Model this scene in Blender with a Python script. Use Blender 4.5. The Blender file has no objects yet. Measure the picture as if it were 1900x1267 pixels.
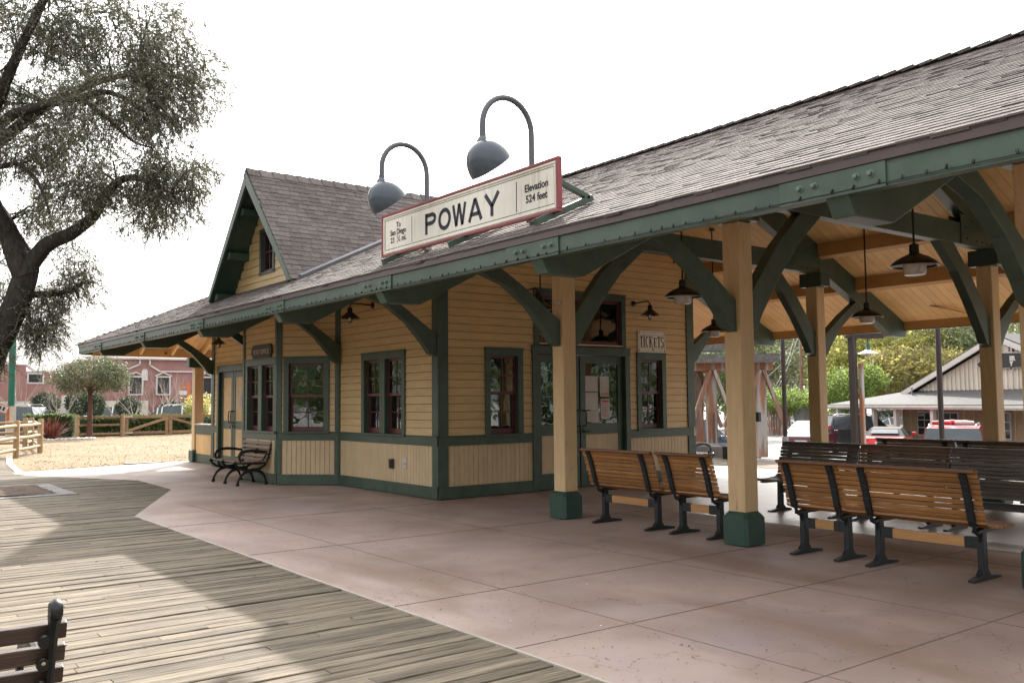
import bpy, bmesh, math, random
from mathutils import Vector, Matrix, noise
random.seed(7)
S = bpy.context.scene
C = S.collection
R = math.radians
V = Vector

# ------------------------------------------------------------------ mesh builder
class MB:
    def __init__(s):
        s.v = []; s.f = []; s.m = []; s.r = []
        s.fr = None; s.mi = 0
    def P(s, p):
        return s.fr(p) if s.fr else V(p)
    def poly(s, pts, m=None, r=None):
        i = len(s.v)
        s.v += [s.P(p) for p in pts]
        s.f.append(tuple(range(i, i + len(pts))))
        s.m.append(s.mi if m is None else m); s.r.append(random.random() if r is None else r)
    def hexa(s, a, b, m=None, r=None):
        """a: 4 points, b: 4 matching points"""
        i = len(s.v)
        s.v += [s.P(p) for p in list(a) + list(b)]
        r = random.random() if r is None else r
        for q in ((3, 2, 1, 0), (4, 5, 6, 7), (0, 1, 5, 4), (1, 2, 6, 5), (2, 3, 7, 6), (3, 0, 4, 7)):
            s.f.append(tuple(i + k for k in q)); s.m.append(s.mi if m is None else m); s.r.append(r)
    def box(s, x0, x1, y0, y1, z0, z1, m=None, r=None):
        s.hexa([(x0, y0, z0), (x1, y0, z0), (x1, y1, z0), (x0, y1, z0)],
               [(x0, y0, z1), (x1, y0, z1), (x1, y1, z1), (x0, y1, z1)], m, r)
    def prism(s, pts, off, m=None, r=None):
        n = len(pts); i = len(s.v); off = V(off)
        s.v += [s.P(p) for p in pts] + [s.P(V(p) + off) for p in pts]
        r = random.random() if r is None else r
        fs = [tuple(range(i + n - 1, i - 1, -1)), tuple(range(i + n, i + 2 * n))]
        fs += [(i + k, i + (k + 1) % n, i + n + (k + 1) % n, i + n + k) for k in range(n)]
        for q in fs:
            s.f.append(q); s.m.append(s.mi if m is None else m); s.r.append(r)
    def beam(s, p, q, w, h, up=(0, 0, 1), m=None, r=None):
        p = V(p); q = V(q); d = (q - p).normalized(); up = V(up)
        a = d.cross(up)
        if a.length < 1e-4: a = d.cross(V((1, 0, 0)))
        a.normalize(); b = a.cross(d)
        a *= w / 2; b *= h / 2
        s.hexa([p - a - b, p + a - b, p + a + b, p - a + b], [q - a - b, q + a - b, q + a + b, q - a + b], m, r)
    def tube(s, pts, rad, n=8, caps=True, m=None, r=None, flat=1.0):
        pts = [V(p) for p in pts]
        if not isinstance(rad, (list, tuple)): rad = [rad] * len(pts)
        i = len(s.v); r = random.random() if r is None else r
        a = None
        for k, p in enumerate(pts):
            d = (pts[min(k + 1, len(pts) - 1)] - pts[max(k - 1, 0)])
            d = d.normalized() if d.length > 1e-9 else V((0, 0, 1))
            if a is None:
                a = d.cross(V((0, 0, 1)))
                if a.length < .05: a = d.cross(V((0, 1, 0)))
            else:
                a = a - d * a.dot(d)
            a.normalize(); b = d.cross(a)
            for j in range(n):
                t = 2 * math.pi * j / n
                s.v.append(s.P(p + (a * math.cos(t) * flat + b * math.sin(t)) * rad[k]))
        mm = s.mi if m is None else m
        for k in range(len(pts) - 1):
            for j in range(n):
                s.f.append((i + k * n + j, i + k * n + (j + 1) % n, i + (k + 1) * n + (j + 1) % n, i + (k + 1) * n + j))
                s.m.append(mm); s.r.append(r)
        if caps:
            s.f.append(tuple(i + j for j in reversed(range(n)))); s.m.append(mm); s.r.append(r)
            e = i + (len(pts) - 1) * n
            s.f.append(tuple(e + j for j in range(n))); s.m.append(mm); s.r.append(r)
    def lathe(s, prof, o=(0, 0, 0), ax=(0, 0, 1), n=20, m=None, r=None):
        o = V(o); ax = V(ax).normalized()
        a = ax.orthogonal().normalized(); b = ax.cross(a)
        i = len(s.v); mm = s.mi if m is None else m; r = random.random() if r is None else r
        for (rr, z) in prof:
            for j in range(n):
                t = 2 * math.pi * j / n
                s.v.append(s.P(o + ax * z + (a * math.cos(t) + b * math.sin(t)) * max(rr, 1e-4)))
        for k in range(len(prof) - 1):
            for j in range(n):
                s.f.append((i + k * n + j, i + k * n + (j + 1) % n, i + (k + 1) * n + (j + 1) % n, i + (k + 1) * n + j))
                s.m.append(mm); s.r.append(r)
    def build(s, name, mats, parent=None, smooth=False, bevel=0, norm=True, loc=None):
        me = bpy.data.meshes.new(name)
        vs = s.v
        if loc is not None:
            L = V(loc); vs = [p - L for p in vs]
        me.from_pydata([tuple(p) for p in vs], [], s.f)
        if not isinstance(mats, (list, tuple)): mats = [mats]
        for m in mats: me.materials.append(m)
        me.polygons.foreach_set('material_index', s.m)
        at = me.attributes.new('rnd', 'FLOAT', 'FACE'); at.data.foreach_set('value', s.r)
        if norm:
            bm = bmesh.new(); bm.from_mesh(me)
            bmesh.ops.recalc_face_normals(bm, faces=bm.faces)
            bm.to_mesh(me); bm.free()
        if smooth:
            me.polygons.foreach_set('use_smooth', [True] * len(me.polygons))
        me.update()
        o = bpy.data.objects.new(name, me); C.objects.link(o)
        if parent is not None: o.parent = parent
        if loc is not None: o.location = L
        if smooth == 'auto':
            md = o.modifiers.new('e', 'EDGE_SPLIT'); md.split_angle = R(40)
        if bevel:
            md = o.modifiers.new('b', 'BEVEL'); md.width = bevel; md.segments = 2; md.limit_method = 'ANGLE'; md.angle_limit = R(40)
        return o

def frame(o, u, s=1):
    """local (u, w, z): u along the wall, w outwards"""
    o = V((o[0], o[1], 0)); u = V((u[0], u[1], 0)).normalized(); w = V((u.y, -u.x, 0)) * s
    return lambda p: o + u * p[0] + w * p[1] + V((0, 0, p[2]))

def empty(name, loc=(0, 0, 0), rz=0):
    o = bpy.data.objects.new(name, None); C.objects.link(o)
    o.location = loc; o.rotation_euler = (0, 0, rz); o.empty_display_size = .2
    return o
def tag(o, label, cat, group=None):
    o['label'] = label; o['category'] = cat
    if group: o['group'] = group
    return o
def kind(o, k):
    o['kind'] = k; return o
def thing(name, label, cat, loc=(0, 0, 0), rz=0, group=None):
    return tag(empty(name, loc, rz), label, cat, group)
def copy_tree(o, parent=None):
    c = o.copy(); C.objects.link(c)
    if parent is not None: c.parent = parent
    for ch in list(o.children): copy_tree(ch, c)
    return c
def dup(o, loc, rz, label, group=None):
    c = copy_tree(o); c.location = loc; c.rotation_euler = (0, 0, rz); c['label'] = label
    if group: c['group'] = group
    return c
def text(body, size, mat, parent, M4, name='lettering', sx=1.0, align='CENTER', ext=.002, bold=0):
    cu = bpy.data.curves.new(name, 'FONT'); cu.body = body; cu.size = size
    cu.align_x = align; cu.align_y = 'CENTER'; cu.extrude = ext; cu.offset = bold
    cu.materials.append(mat)
    tmp = bpy.data.objects.new(name, cu); C.objects.link(tmp); bpy.context.view_layer.update()
    me = bpy.data.meshes.new_from_object(tmp); bpy.data.objects.remove(tmp); bpy.data.curves.remove(cu)
    if not me.materials: me.materials.append(mat)
    o = bpy.data.objects.new(name, me); C.objects.link(o)
    o.parent = parent
    o.matrix_local = M4 @ Matrix.Diagonal((sx, 1, 1, 1))
    return o

# ------------------------------------------------------------------ materials
def mat(name, c1, c2=None, scale=6, stretch=(1, 1, 1), rough=.6, bump=0, bscale=None, rnd=0, big=.12, bigscale=.7,
        metal=0, spec=.5, lo=.35, hi=.65, c3=None, c3scale=2, c3lo=.55, c3hi=.7, detail=6, roughvar=0, coat=0):
    m = bpy.data.materials.new(name); m.use_nodes = True
    nt = m.node_tree; N = nt.nodes; L = nt.links
    b = N['Principled BSDF']
    b.inputs['Roughness'].default_value = rough; b.inputs['Metallic'].default_value = metal
    b.inputs['Specular IOR Level'].default_value = spec
    if coat: b.inputs['Coat Weight'].default_value = coat; b.inputs['Coat Roughness'].default_value = .08
    if c2 is None: c2 = tuple(x * .86 for x in c1)
    g = N.new('ShaderNodeNewGeometry')
    mp = N.new('ShaderNodeMapping'); mp.inputs['Scale'].default_value = stretch
    L.new(g.outputs['Position'], mp.inputs['Vector'])
    n1 = N.new('ShaderNodeTexNoise'); n1.inputs['Scale'].default_value = scale; n1.inputs['Detail'].default_value = detail
    n1.inputs['Roughness'].default_value = .6
    L.new(mp.outputs[0], n1.inputs['Vector'])
    mr = N.new('ShaderNodeMapRange'); mr.inputs['From Min'].default_value = lo; mr.inputs['From Max'].default_value = hi
    L.new(n1.outputs['Fac'], mr.inputs['Value'])
    mx = N.new('ShaderNodeMix'); mx.data_type = 'RGBA'
    mx.inputs[6].default_value = (*c1, 1); mx.inputs[7].default_value = (*c2, 1)
    L.new(mr.outputs[0], mx.inputs[0])
    col = mx.outputs[2]
    if c3 is not None:
        n3 = N.new('ShaderNodeTexNoise'); n3.inputs['Scale'].default_value = c3scale; n3.inputs['Detail'].default_value = 5
        L.new(mp.outputs[0], n3.inputs['Vector'])
        m3 = N.new('ShaderNodeMapRange'); m3.inputs['From Min'].default_value = c3lo; m3.inputs['From Max'].default_value = c3hi
        L.new(n3.outputs['Fac'], m3.inputs['Value'])
        x3 = N.new('ShaderNodeMix'); x3.data_type = 'RGBA'; x3.inputs[7].default_value = (*c3, 1)
        L.new(m3.outputs[0], x3.inputs[0]); L.new(col, x3.inputs[6]); col = x3.outputs[2]
    fac = None
    if big:
        n2 = N.new('ShaderNodeTexNoise'); n2.inputs['Scale'].default_value = bigscale; n2.inputs['Detail'].default_value = 3
        L.new(g.outputs['Position'], n2.inputs['Vector'])
        m2 = N.new('ShaderNodeMapRange'); m2.inputs['From Min'].default_value = .3; m2.inputs['From Max'].default_value = .7
        m2.inputs['To Min'].default_value = 1 - big; m2.inputs['To Max'].default_value = 1 + big
        L.new(n2.outputs['Fac'], m2.inputs['Value']); fac = m2.outputs[0]
    if rnd:
        a = N.new('ShaderNodeAttribute'); a.attribute_name = 'rnd'
        m4 = N.new('ShaderNodeMapRange'); m4.inputs['To Min'].default_value = 1 - rnd; m4.inputs['To Max'].default_value = 1 + rnd
        L.new(a.outputs['Fac'], m4.inputs['Value'])
        if fac is None: fac = m4.outputs[0]
        else:
            mm = N.new('ShaderNodeMath'); mm.operation = 'MULTIPLY'
            L.new(fac, mm.inputs[0]); L.new(m4.outputs[0], mm.inputs[1]); fac = mm.outputs[0]
    if fac is not None:
        vm = N.new('ShaderNodeVectorMath'); vm.operation = 'SCALE'
        L.new(col, vm.inputs[0]); L.new(fac, vm.inputs['Scale']); col = vm.outputs[0]
    L.new(col, b.inputs['Base Color'])
    if roughvar:
        r1 = N.new('ShaderNodeMapRange'); r1.inputs['To Min'].default_value = rough - roughvar; r1.inputs['To Max'].default_value = rough + roughvar
        L.new(n1.outputs['Fac'], r1.inputs['Value']); L.new(r1.outputs[0], b.inputs['Roughness'])
    if bump:
        nb = N.new('ShaderNodeTexNoise'); nb.inputs['Scale'].default_value = bscale or scale * 2; nb.inputs['Detail'].default_value = 5
        L.new(mp.outputs[0], nb.inputs['Vector'])
        bp = N.new('ShaderNodeBump'); bp.inputs['Strength'].default_value = bump; bp.inputs['Distance'].default_value = .01
        L.new(nb.outputs['Fac'], bp.inputs['Height']); L.new(bp.outputs[0], b.inputs['Normal'])
    return m

def leafmat(name, c1, c2, trans=.35, rough=.5, rnd=.35):
    m = mat(name, c1, c2, scale=1.2, rough=rough, rnd=rnd, big=.25, bigscale=.5)
    nt = m.node_tree; N = nt.nodes; L = nt.links; b = N['Principled BSDF']
    out = [n for n in N if n.type == 'OUTPUT_MATERIAL'][0]
    t = N.new('ShaderNodeBsdfTranslucent'); ms = N.new('ShaderNodeMixShader'); ms.inputs[0].default_value = trans
    src = b.inputs['Base Color'].links[0].from_socket
    L.new(src, t.inputs['Color']); L.new(b.outputs[0], ms.inputs[1]); L.new(t.outputs[0], ms.inputs[2])
    L.new(ms.outputs[0], out.inputs['Surface'])
    return m

def glassmat(name, tint=(.6, .66, .64), base=.06, power=1.0):
    m = bpy.data.materials.new(name); m.use_nodes = True
    nt = m.node_tree; N = nt.nodes; L = nt.links
    for n in list(N):
        if n.type == 'BSDF_PRINCIPLED': N.remove(n)
    out = [n for n in N if n.type == 'OUTPUT_MATERIAL'][0]
    tr = N.new('ShaderNodeBsdfTransparent'); tr.inputs[0].default_value = (*tint, 1)
    gl = N.new('ShaderNodeBsdfGlossy'); gl.inputs['Roughness'].default_value = .015
    gl.inputs[0].default_value = (.95, .97, 1, 1)
    fr = N.new('ShaderNodeFresnel'); fr.inputs['IOR'].default_value = 1.6
    g = N.new('ShaderNodeNewGeometry'); nz = N.new('ShaderNodeTexNoise'); nz.inputs['Scale'].default_value = 2.5
    L.new(g.outputs['Position'], nz.inputs['Vector'])
    bp = N.new('ShaderNodeBump'); bp.inputs['Strength'].default_value = .04; bp.inputs['Distance'].default_value = .05
    L.new(nz.outputs['Fac'], bp.inputs['Height']); L.new(bp.outputs[0], gl.inputs['Normal'])
    ad = N.new('ShaderNodeMath'); ad.operation = 'ADD'; ad.inputs[1].default_value = base; ad.use_clamp = True
    L.new(fr.outputs[0], ad.inputs[0])
    ms = N.new('ShaderNodeMixShader')
    L.new(ad.outputs[0], ms.inputs[0]); L.new(tr.outputs[0], ms.inputs[1]); L.new(gl.outputs[0], ms.inputs[2])
    L.new(ms.outputs[0], out.inputs['Surface'])
    return m

YEL = (.65, .46, .235); GRN = (.057, .09, .065)
M_ = dict(
    siding=mat('yellow_siding_paint', YEL, (.57, .395, .19), scale=3, stretch=(1, 1, 6), rough=.5, bump=.08, bscale=30, rnd=.06, big=.08),
    groove=mat('siding_groove', (.09, .035, .022), rough=.9),
    bead=mat('cream_beadboard_paint', (.60, .455, .285), (.54, .40, .24), scale=4, stretch=(3, 3, 1), rough=.5, bump=.05, bscale=30, rnd=.04, big=.08),
    post=mat('post_cream_paint', (.64, .46, .26), (.57, .40, .215), scale=5, stretch=(4, 4, .6), rough=.5, bump=.3, bscale=9, big=.08, c3=(.34, .23, .13), c3scale=6, c3lo=.66, c3hi=.74),
    ochre=mat('ochre_ceiling_paint', (.78, .52, .235), (.69, .44, .185), scale=2.5, rough=.5, bump=.05, rnd=.06, big=.1),
    purlin=mat('shaded_ochre_paint', (.50, .28, .095), (.43, .235, .08), scale=3, rough=.5, bump=.08, big=.1),  # same ochre as the ceiling, with the shade on the beams put into the colour
    green=mat('green_paint', GRN, (.039, .066, .046), scale=4, rough=.42, bump=.06, bscale=22, big=.14, rnd=.05, c3=(.07, .105, .08), c3scale=7, c3lo=.62, c3hi=.8),
    dgreen=mat('dark_green_paint', (.035, .068, .05), (.026, .052, .04), scale=4, rough=.4, bump=.06, bscale=22, big=.12),
    bgreen=mat('base_green_paint', (.032, .078, .06), (.025, .06, .046), scale=5, rough=.42, bump=.07, bscale=25, big=.12, c3=(.05, .045, .035), c3scale=8, c3lo=.66, c3hi=.76),
    red=mat('oxblood_sash_paint', (.125, .024, .03), (.09, .017, .022), scale=6, rough=.4, bump=.05),
    signred=mat('sign_red_trim', (.27, .055, .06), (.21, .042, .048), scale=6, rough=.5),
    cream=mat('sign_cream', (.78, .74, .66), (.72, .67, .58), scale=3, stretch=(1, 5, .7), rough=.5, big=.05, c3=(.50, .42, .31), c3scale=3.5, c3lo=.6, c3hi=.8),
    navy=mat('sign_navy', (.018, .02, .035), rough=.6),
    black=mat('sign_black', (.012, .011, .011), rough=.6),
    shingle=mat('brown_laminated_shingle', (.105, .089, .083), (.152, .131, .124), scale=26, rough=.92, rnd=.2, bump=.3, bscale=170, big=.12, bigscale=.9, spec=.16),
    drip=mat('brown_drip_edge', (.075, .045, .042), (.06, .036, .034), rough=.35, big=.1),
    flash=mat('grey_flashing', (.2, .2, .22), rough=.35, metal=.6),
    iron=mat('blue_black_iron', (.011, .016, .02), (.016, .021, .025), scale=20, rough=.38, bump=.1, bscale=60),
    biron=mat('black_cast_iron', (.008, .009, .009), (.015, .015, .015), scale=30, rough=.36, bump=.15, bscale=60, spec=.35),
    lampblack=mat('black_enamel', (.009, .01, .01), rough=.3),
    lampwhite=mat('white_enamel', (.75, .72, .68), rough=.4),
    bluegrey=mat('blue_grey_enamel', (.055, .07, .09), (.048, .06, .078), scale=4, rough=.26, big=.06),
    polegrey=mat('grey_pole_paint', (.085, .09, .1), rough=.4),
    slat=mat('oiled_bench_wood', (.36, .17, .055), (.27, .12, .036), scale=8, stretch=(8, .8, 8), rough=.5, bump=.15, bscale=30, rnd=.22, big=.2, bigscale=2),
    slattop=mat('bench_top_rail', (.20, .095, .05), (.15, .07, .036), scale=8, stretch=(8, .8, 8), rough=.5, bump=.15, rnd=.15),
    gslat=mat('grey_bench_wood', (.06, .056, .052), (.085, .078, .07), scale=9, stretch=(8, .8, 8), rough=.45, bump=.2, rnd=.25, big=.2, bigscale=2),
    bslat=mat('brown_bench_wood', (.12, .083, .058), (.16, .11, .078), scale=9, stretch=(8, .8, 8), rough=.45, bump=.2, rnd=.25, big=.2, bigscale=2),
    teak=mat('weathered_slat', (.235, .155, .105), (.17, .105, .07), scale=9, stretch=(6, .8, 6), rough=.6, bump=.25, rnd=.15),
    dteak=mat('dark_brown_slat', (.062, .036, .028), (.035, .02, .017), scale=7, stretch=(1, 12, 12), rough=.42, bump=.35, bscale=12, rnd=.2, big=.25, bigscale=3),
    deck=mat('weathered_deck_board', (.18, .148, .106), (.072, .057, .042), scale=3.2, stretch=(.7, 14, 8), rough=.8, bump=1, bscale=6, rnd=.3, big=.16, bigscale=.9, lo=.41, hi=.66, c3=(.06, .044, .032), c3scale=2.6, c3lo=.57, c3hi=.72, spec=.3),
    gap=mat('deck_gap', (.012, .009, .007), rough=.95),
    patio=mat('stained_concrete', (.39, .30, .262), (.335, .25, .215), scale=1.5, rough=.68, bump=.16, bscale=45, big=.13, bigscale=.5, c3=(.23, .165, .135), c3scale=.42, c3lo=.47, c3hi=.66, roughvar=.15, detail=9),
    joint=mat('concrete_joint', (.19, .145, .125), rough=.9),
    brickpave=mat('stamped_paving', (.33, .27, .24), (.25, .205, .18), scale=3, rough=.36, bump=.5, bscale=9, big=.15),
    concrete=mat('pale_concrete', (.42, .37, .32), (.34, .30, .26), scale=4, rough=.85, bump=.2, bscale=40, big=.1),
    gconcrete=mat('grey_concrete', (.25, .24, .23), (.17, .165, .16), scale=3, rough=.85, bump=.2, big=.15),
    lawn=mat('dry_lawn', (.262, .2, .13), (.185, .137, .084), scale=9, rough=.95, bump=1.0, bscale=35, big=.12, bigscale=.35, c3=(.15, .105, .07), c3scale=.55, c3lo=.56, c3hi=.72, spec=.1, detail=9),
    mulch=mat('bark_mulch', (.05, .028, .017), (.11, .065, .04), scale=24, rough=.95, bump=1, bscale=50),
    asphalt=mat('asphalt', (.25, .24, .225), (.20, .193, .183), scale=5, rough=.85, bump=.2, bscale=60, big=.15),
    log=mat('peeled_log', (.34, .235, .125), (.24, .155, .08), scale=9, stretch=(3, 3, 1), rough=.75, bump=.4, rnd=.12),
    plank=mat('fence_board', (.27, .17, .09), (.19, .115, .06), scale=9, rough=.8, bump=.3, rnd=.15),
    bark=mat('olive_bark', (.055, .048, .043), (.026, .022, .02), scale=9, stretch=(2, 2, .6), rough=.95, bump=1, bscale=22, spec=.15),
    pbark=mat('pale_bark', (.42, .36, .31), (.28, .235, .2), scale=9, rough=.9, bump=.4),
    rbark=mat('red_bark', (.12, .055, .035), (.08, .036, .024), scale=9, rough=.9, bump=.4),
    twig=mat('twig', (.06, .045, .038), rough=.9),
    olive=leafmat('olive_leaf', (.13, .14, .075), (.20, .21, .14), trans=.42, rough=.42),
    leafg=leafmat('mid_green_leaf', (.075, .115, .036), (.115, .16, .055), trans=.45),
    leafsilver=leafmat('small_tree_leaf', (.075, .095, .045), (.15, .155, .085), trans=.35),
    leafd=leafmat('dark_green_leaf', (.04, .062, .028), (.065, .092, .042), trans=.35),
    leafb=leafmat('bright_green_leaf', (.17, .245, .05), (.235, .315, .08), trans=.6),
    leafy=leafmat('autumn_leaf', (.52, .47, .16), (.36, .39, .13), trans=.6),
    leafo=leafmat('grey_olive_leaf', (.30, .33, .19), (.20, .235, .125), trans=.58),
    leaft=leafmat('tan_leaf', (.40, .34, .12), (.28, .27, .09), trans=.6),
    leafr=leafmat('purple_strap_leaf', (.13, .035, .028), (.19, .065, .04), trans=.35),
    pink=mat('pink_stucco', (.30, .15, .135), (.265, .13, .118), scale=2, rough=.85, bump=.2, bscale=30, big=.08),
    white=mat('white_trim', (.54, .5, .47), rough=.6),
    tan=mat('tan_wall', (.52, .47, .40), rough=.8),
    dwin=mat('dark_window', (.03, .03, .035), rough=.12),
    batten=mat('weathered_batten', (.62, .55, .47), (.50, .44, .37), scale=5, stretch=(5, 5, .6), rough=.85, bump=.3, rnd=.12),
    tanboard=mat('tan_batten', (.40, .29, .18), (.34, .24, .14), scale=5, rough=.8, rnd=.06),
    groof=mat('grey_shingle', (.05, .049, .048), (.075, .074, .073), scale=5, stretch=(1, 1, 5), rough=.85, bump=.4, bscale=20),
    timber=mat('rust_timber', (.30, .105, .045), (.17, .125, .10), scale=3, stretch=(4, 4, .5), rough=.8, bump=.5, bscale=12, rnd=.3, c3=(.30, .28, .26), c3scale=1.5, c3lo=.5, c3hi=.6),
    gtimber=mat('grey_timber', (.17, .16, .155), (.09, .08, .075), scale=4, stretch=(.6, 4, 4), rough=.85, bump=.5),
    dtimber=mat('dark_timber', (.032, .025, .023), (.05, .034, .028), scale=4, stretch=(4, 4, .5), rough=.8, bump=.4),
    dpole=mat('brown_steel', (.03, .018, .017), rough=.45),
    gpole=mat('green_steel', (.01, .11, .075), rough=.4),
    orange=mat('orange_paint', (.5, .13, .03), rough=.5),
    tyre=mat('tyre', (.012, .012, .012), rough=.8),
    rim=mat('alloy', (.45, .45, .46), rough=.3, metal=.8),
    carglass=mat('car_glass', (.05, .062, .07), (.03, .04, .045), scale=1.5, rough=.06, spec=.6),
    lightred=mat('tail_lamp', (.55, .012, .01), rough=.15),
    lightw=mat('head_lamp', (.7, .7, .7), rough=.15),
    chrome=mat('chrome', (.6, .6, .6), rough=.2, metal=.9),
    c_maroon=mat('maroon_car_paint', (.075, .007, .014), rough=.35, coat=.25),
    c_red=mat('red_car_paint', (.55, .012, .014), rough=.35, coat=.3),
    c_msuv=mat('dark_red_car_paint', (.25, .02, .035), rough=.35, coat=.3),
    c_blue=mat('blue_car_paint', (.035, .06, .11), rough=.25, coat=1, metal=.3),
    c_white=mat('white_car_paint', (.72, .72, .72), rough=.25, coat=1),
    c_dark=mat('charcoal_car_paint', (.03, .032, .035), rough=.25, coat=1, metal=.3),
    c_silver=mat('silver_car_paint', (.45, .46, .47), rough=.25, coat=1, metal=.5),
    c_beige=mat('beige_car_paint', (.33, .31, .27), rough=.35, coat=.3),
    softtop=mat('soft_top', (.012, .012, .013), rough=.8),
    paper=mat('paper', (.62, .58, .56), (.55, .5, .5), scale=14, rough=.8),
    greytext=mat('print_grey', (.2, .19, .19), rough=.8),
    redtext=mat('print_red', (.5, .06, .05), rough=.8),
    blueposter=mat('blue_poster', (.05, .22, .38), rough=.6),
    steel=mat('dull_steel', (.3, .29, .28), rough=.35, metal=.7),
    bolt=mat('galvanised_bolt', (.12, .16, .13), rough=.4, metal=.3),
    outlet=mat('bronze_box', (.09, .07, .05), rough=.4, metal=.5),
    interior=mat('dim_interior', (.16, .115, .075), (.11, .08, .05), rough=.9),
    plaqueb=mat('plaque_brown', (.04, .028, .024), rough=.6), plaquet=mat('plaque_letters', (.5, .42, .36), rough=.7),
    glass=glassmat('window_glass', (.55, .6, .58), .05), lglass=glassmat('lamp_glass', (.85, .83, .8), .12),
    refractor=mat('prismatic_glass', (.52, .46, .42), (.42, .37, .33), scale=30, rough=.25),
    speck=mat('dark_litter', (.05, .037, .03), rough=.9, rnd=.6),
    hair=mat('tan_litter', (.22, .13, .06), rough=.9, rnd=.5),
)

# the platform slab: mauve-grey worn areas, brown wash marks, hairline cracks and dull spots over the base colour
m = M_['patio']; nt = m.node_tree; N = nt.nodes; L = nt.links; b = N['Principled BSDF']
src = b.inputs['Base Color'].links[0].from_socket
g = [n for n in N if n.type == 'NEW_GEOMETRY'][0]
def layer(src, c, node, sock, lo, hi, fmax=1):
    r = N.new('ShaderNodeMapRange'); r.inputs['From Min'].default_value = lo; r.inputs['From Max'].default_value = hi; r.inputs['To Max'].default_value = fmax
    L.new(node.outputs[sock], r.inputs['Value']); x = N.new('ShaderNodeMix'); x.data_type = 'RGBA'; x.inputs[7].default_value = (*c, 1)
    L.new(r.outputs[0], x.inputs[0]); L.new(src, x.inputs[6]); return x.outputs[2]
def nz(sc, st, off=0, det=6, dist=0):
    mp = N.new('ShaderNodeMapping'); mp.inputs['Scale'].default_value = st; mp.inputs['Location'].default_value = (off, off * .7, 0); L.new(g.outputs['Position'], mp.inputs['Vector'])
    n = N.new('ShaderNodeTexNoise'); n.inputs['Scale'].default_value = sc; n.inputs['Detail'].default_value = det; n.inputs['Distortion'].default_value = dist; L.new(mp.outputs[0], n.inputs['Vector']); return n
src = layer(src, (.32, .26, .265), nz(.8, (1, .6, 1), 11), 'Fac', .54, .72, .75)
src = layer(src, (.235, .155, .115), nz(.55, (1.6, .5, 1), 4, 7, .6), 'Fac', .52, .66, .75)
src = layer(src, (.42, .30, .25), nz(1.1, (1, 1, 1), 23), 'Fac', .58, .72, .6)
v = N.new('ShaderNodeTexVoronoi'); v.feature = 'DISTANCE_TO_EDGE'; v.inputs['Scale'].default_value = .35
wv = N.new('ShaderNodeVectorMath'); wv.operation = 'ADD'; nn_ = nz(2.2, (1, 1, 1), 2); L.new(nn_.outputs['Color'], wv.inputs[0]); L.new(g.outputs['Position'], wv.inputs[1]); L.new(wv.outputs[0], v.inputs['Vector'])
src = layer(src, (.12, .085, .07), v, 'Distance', .0028, .0008, .5)
v2 = N.new('ShaderNodeTexVoronoi'); v2.inputs['Scale'].default_value = 7; L.new(g.outputs['Position'], v2.inputs['Vector'])
src = layer(src, (.12, .09, .075), v2, 'Distance', .085, .06, .55)
L.new(src, b.inputs['Base Color'])
SUN_E, SKY_E, EXPO, CLOUD = 3.8, .12, 1.25, 4.2
# ------------------------------------------------------------------ the depot
SL = .4535; EX = -2.55; EZ = 2.87; RX = 2.78; BX = 5.57          # roof slope, eave x, eave z, ridge x, back wall x
RZ = EZ + SL * (RX - EX)
YN = -15.0; YH = 11.7                                             # near end, hip eave
def rz(x):  # roof surface
    return EZ + SL * ((x if x <= RX else 2 * RX - x) - EX)
depot = thing('train_depot', 'yellow clapboard railway depot with green trim and long shingled roof over an open waiting shelter', 'train station')
FR = dict(
    front=(frame((0, 0), (0, 1), -1), 3.25),
    bayside=(frame((0, 3.25), (-.8, .81), -1), 1.138),
    bayfront=(frame((-.8, 4.06), (0, 1), -1), 1.64),
    bayfar=(frame((-.8, 5.7), (.8, .8), -1), 1.131),
    frontfar=(frame((0, 6.5), (0, 1), -1), 3.3),
    gable=(frame((0, 0), (1, 0), 1), BX),
    gablefar=(frame((0, 9.8), (1, 0), -1), BX),
    back=(frame((BX, 0), (0, 1), 1), 9.8),
)
OP = dict(front=[(.93, 2.37, .90, 2.26)], bayside=[(.18, 1.03, .90, 2.26)], bayfront=[(.04, 1.5, .90, 2.26)],
          bayfar=[], frontfar=[(1.22, 2.95, 0, 2.3)],
          gable=[(.83, 1.57, .90, 2.27), (1.76, 3.93, 0, 2.34), (1.8, 3.85, 2.34, 3.26), (4.11, 4.84, .90, 2.27)],
          gablefar=[(.9, 1.9, .95, 2.2), (3.4, 4.4, .95, 2.2)], back=[(.9, 1.9, .95, 2.25), (2.6, 3.6, .1, 2.25), (6.0, 7.2, .95, 2.25)])
def ztop(k):
    if k.startswith('gable'): return lambda u: rz(u) - .16
    if k.startswith('bay'): return lambda u: 3.46
    return lambda u: 3.86
def spans(L, ops, za, zb):
    cuts = sorted((a, b) for a, b, c, d in ops if c < zb - 1e-4 and d > za + 1e-4)
    out = []; x = 0
    for a, b in cuts:
        if a > x: out.append((x, a))
        x = max(x, b)
    if x < L: out.append((x, L))
    return out
def clipspan(k, a, b, z):
    if not k.startswith('gable'): return (a, b) if z <= ztop(k)(0) + .02 else None
    need = (z + .16 - EZ) / SL + EX
    a2, b2 = max(a, need), min(b, 2 * RX - need)
    return (a2, b2) if b2 > a2 + .02 else None
walls = dict(front='front_wall', bayside='bay_window_side', bayfront='bay_window_front', bayfar='bay_window_return',
             frontfar='door_wall', gable='gable_wall', gablefar='end_wall', back='rear_wall')
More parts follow.
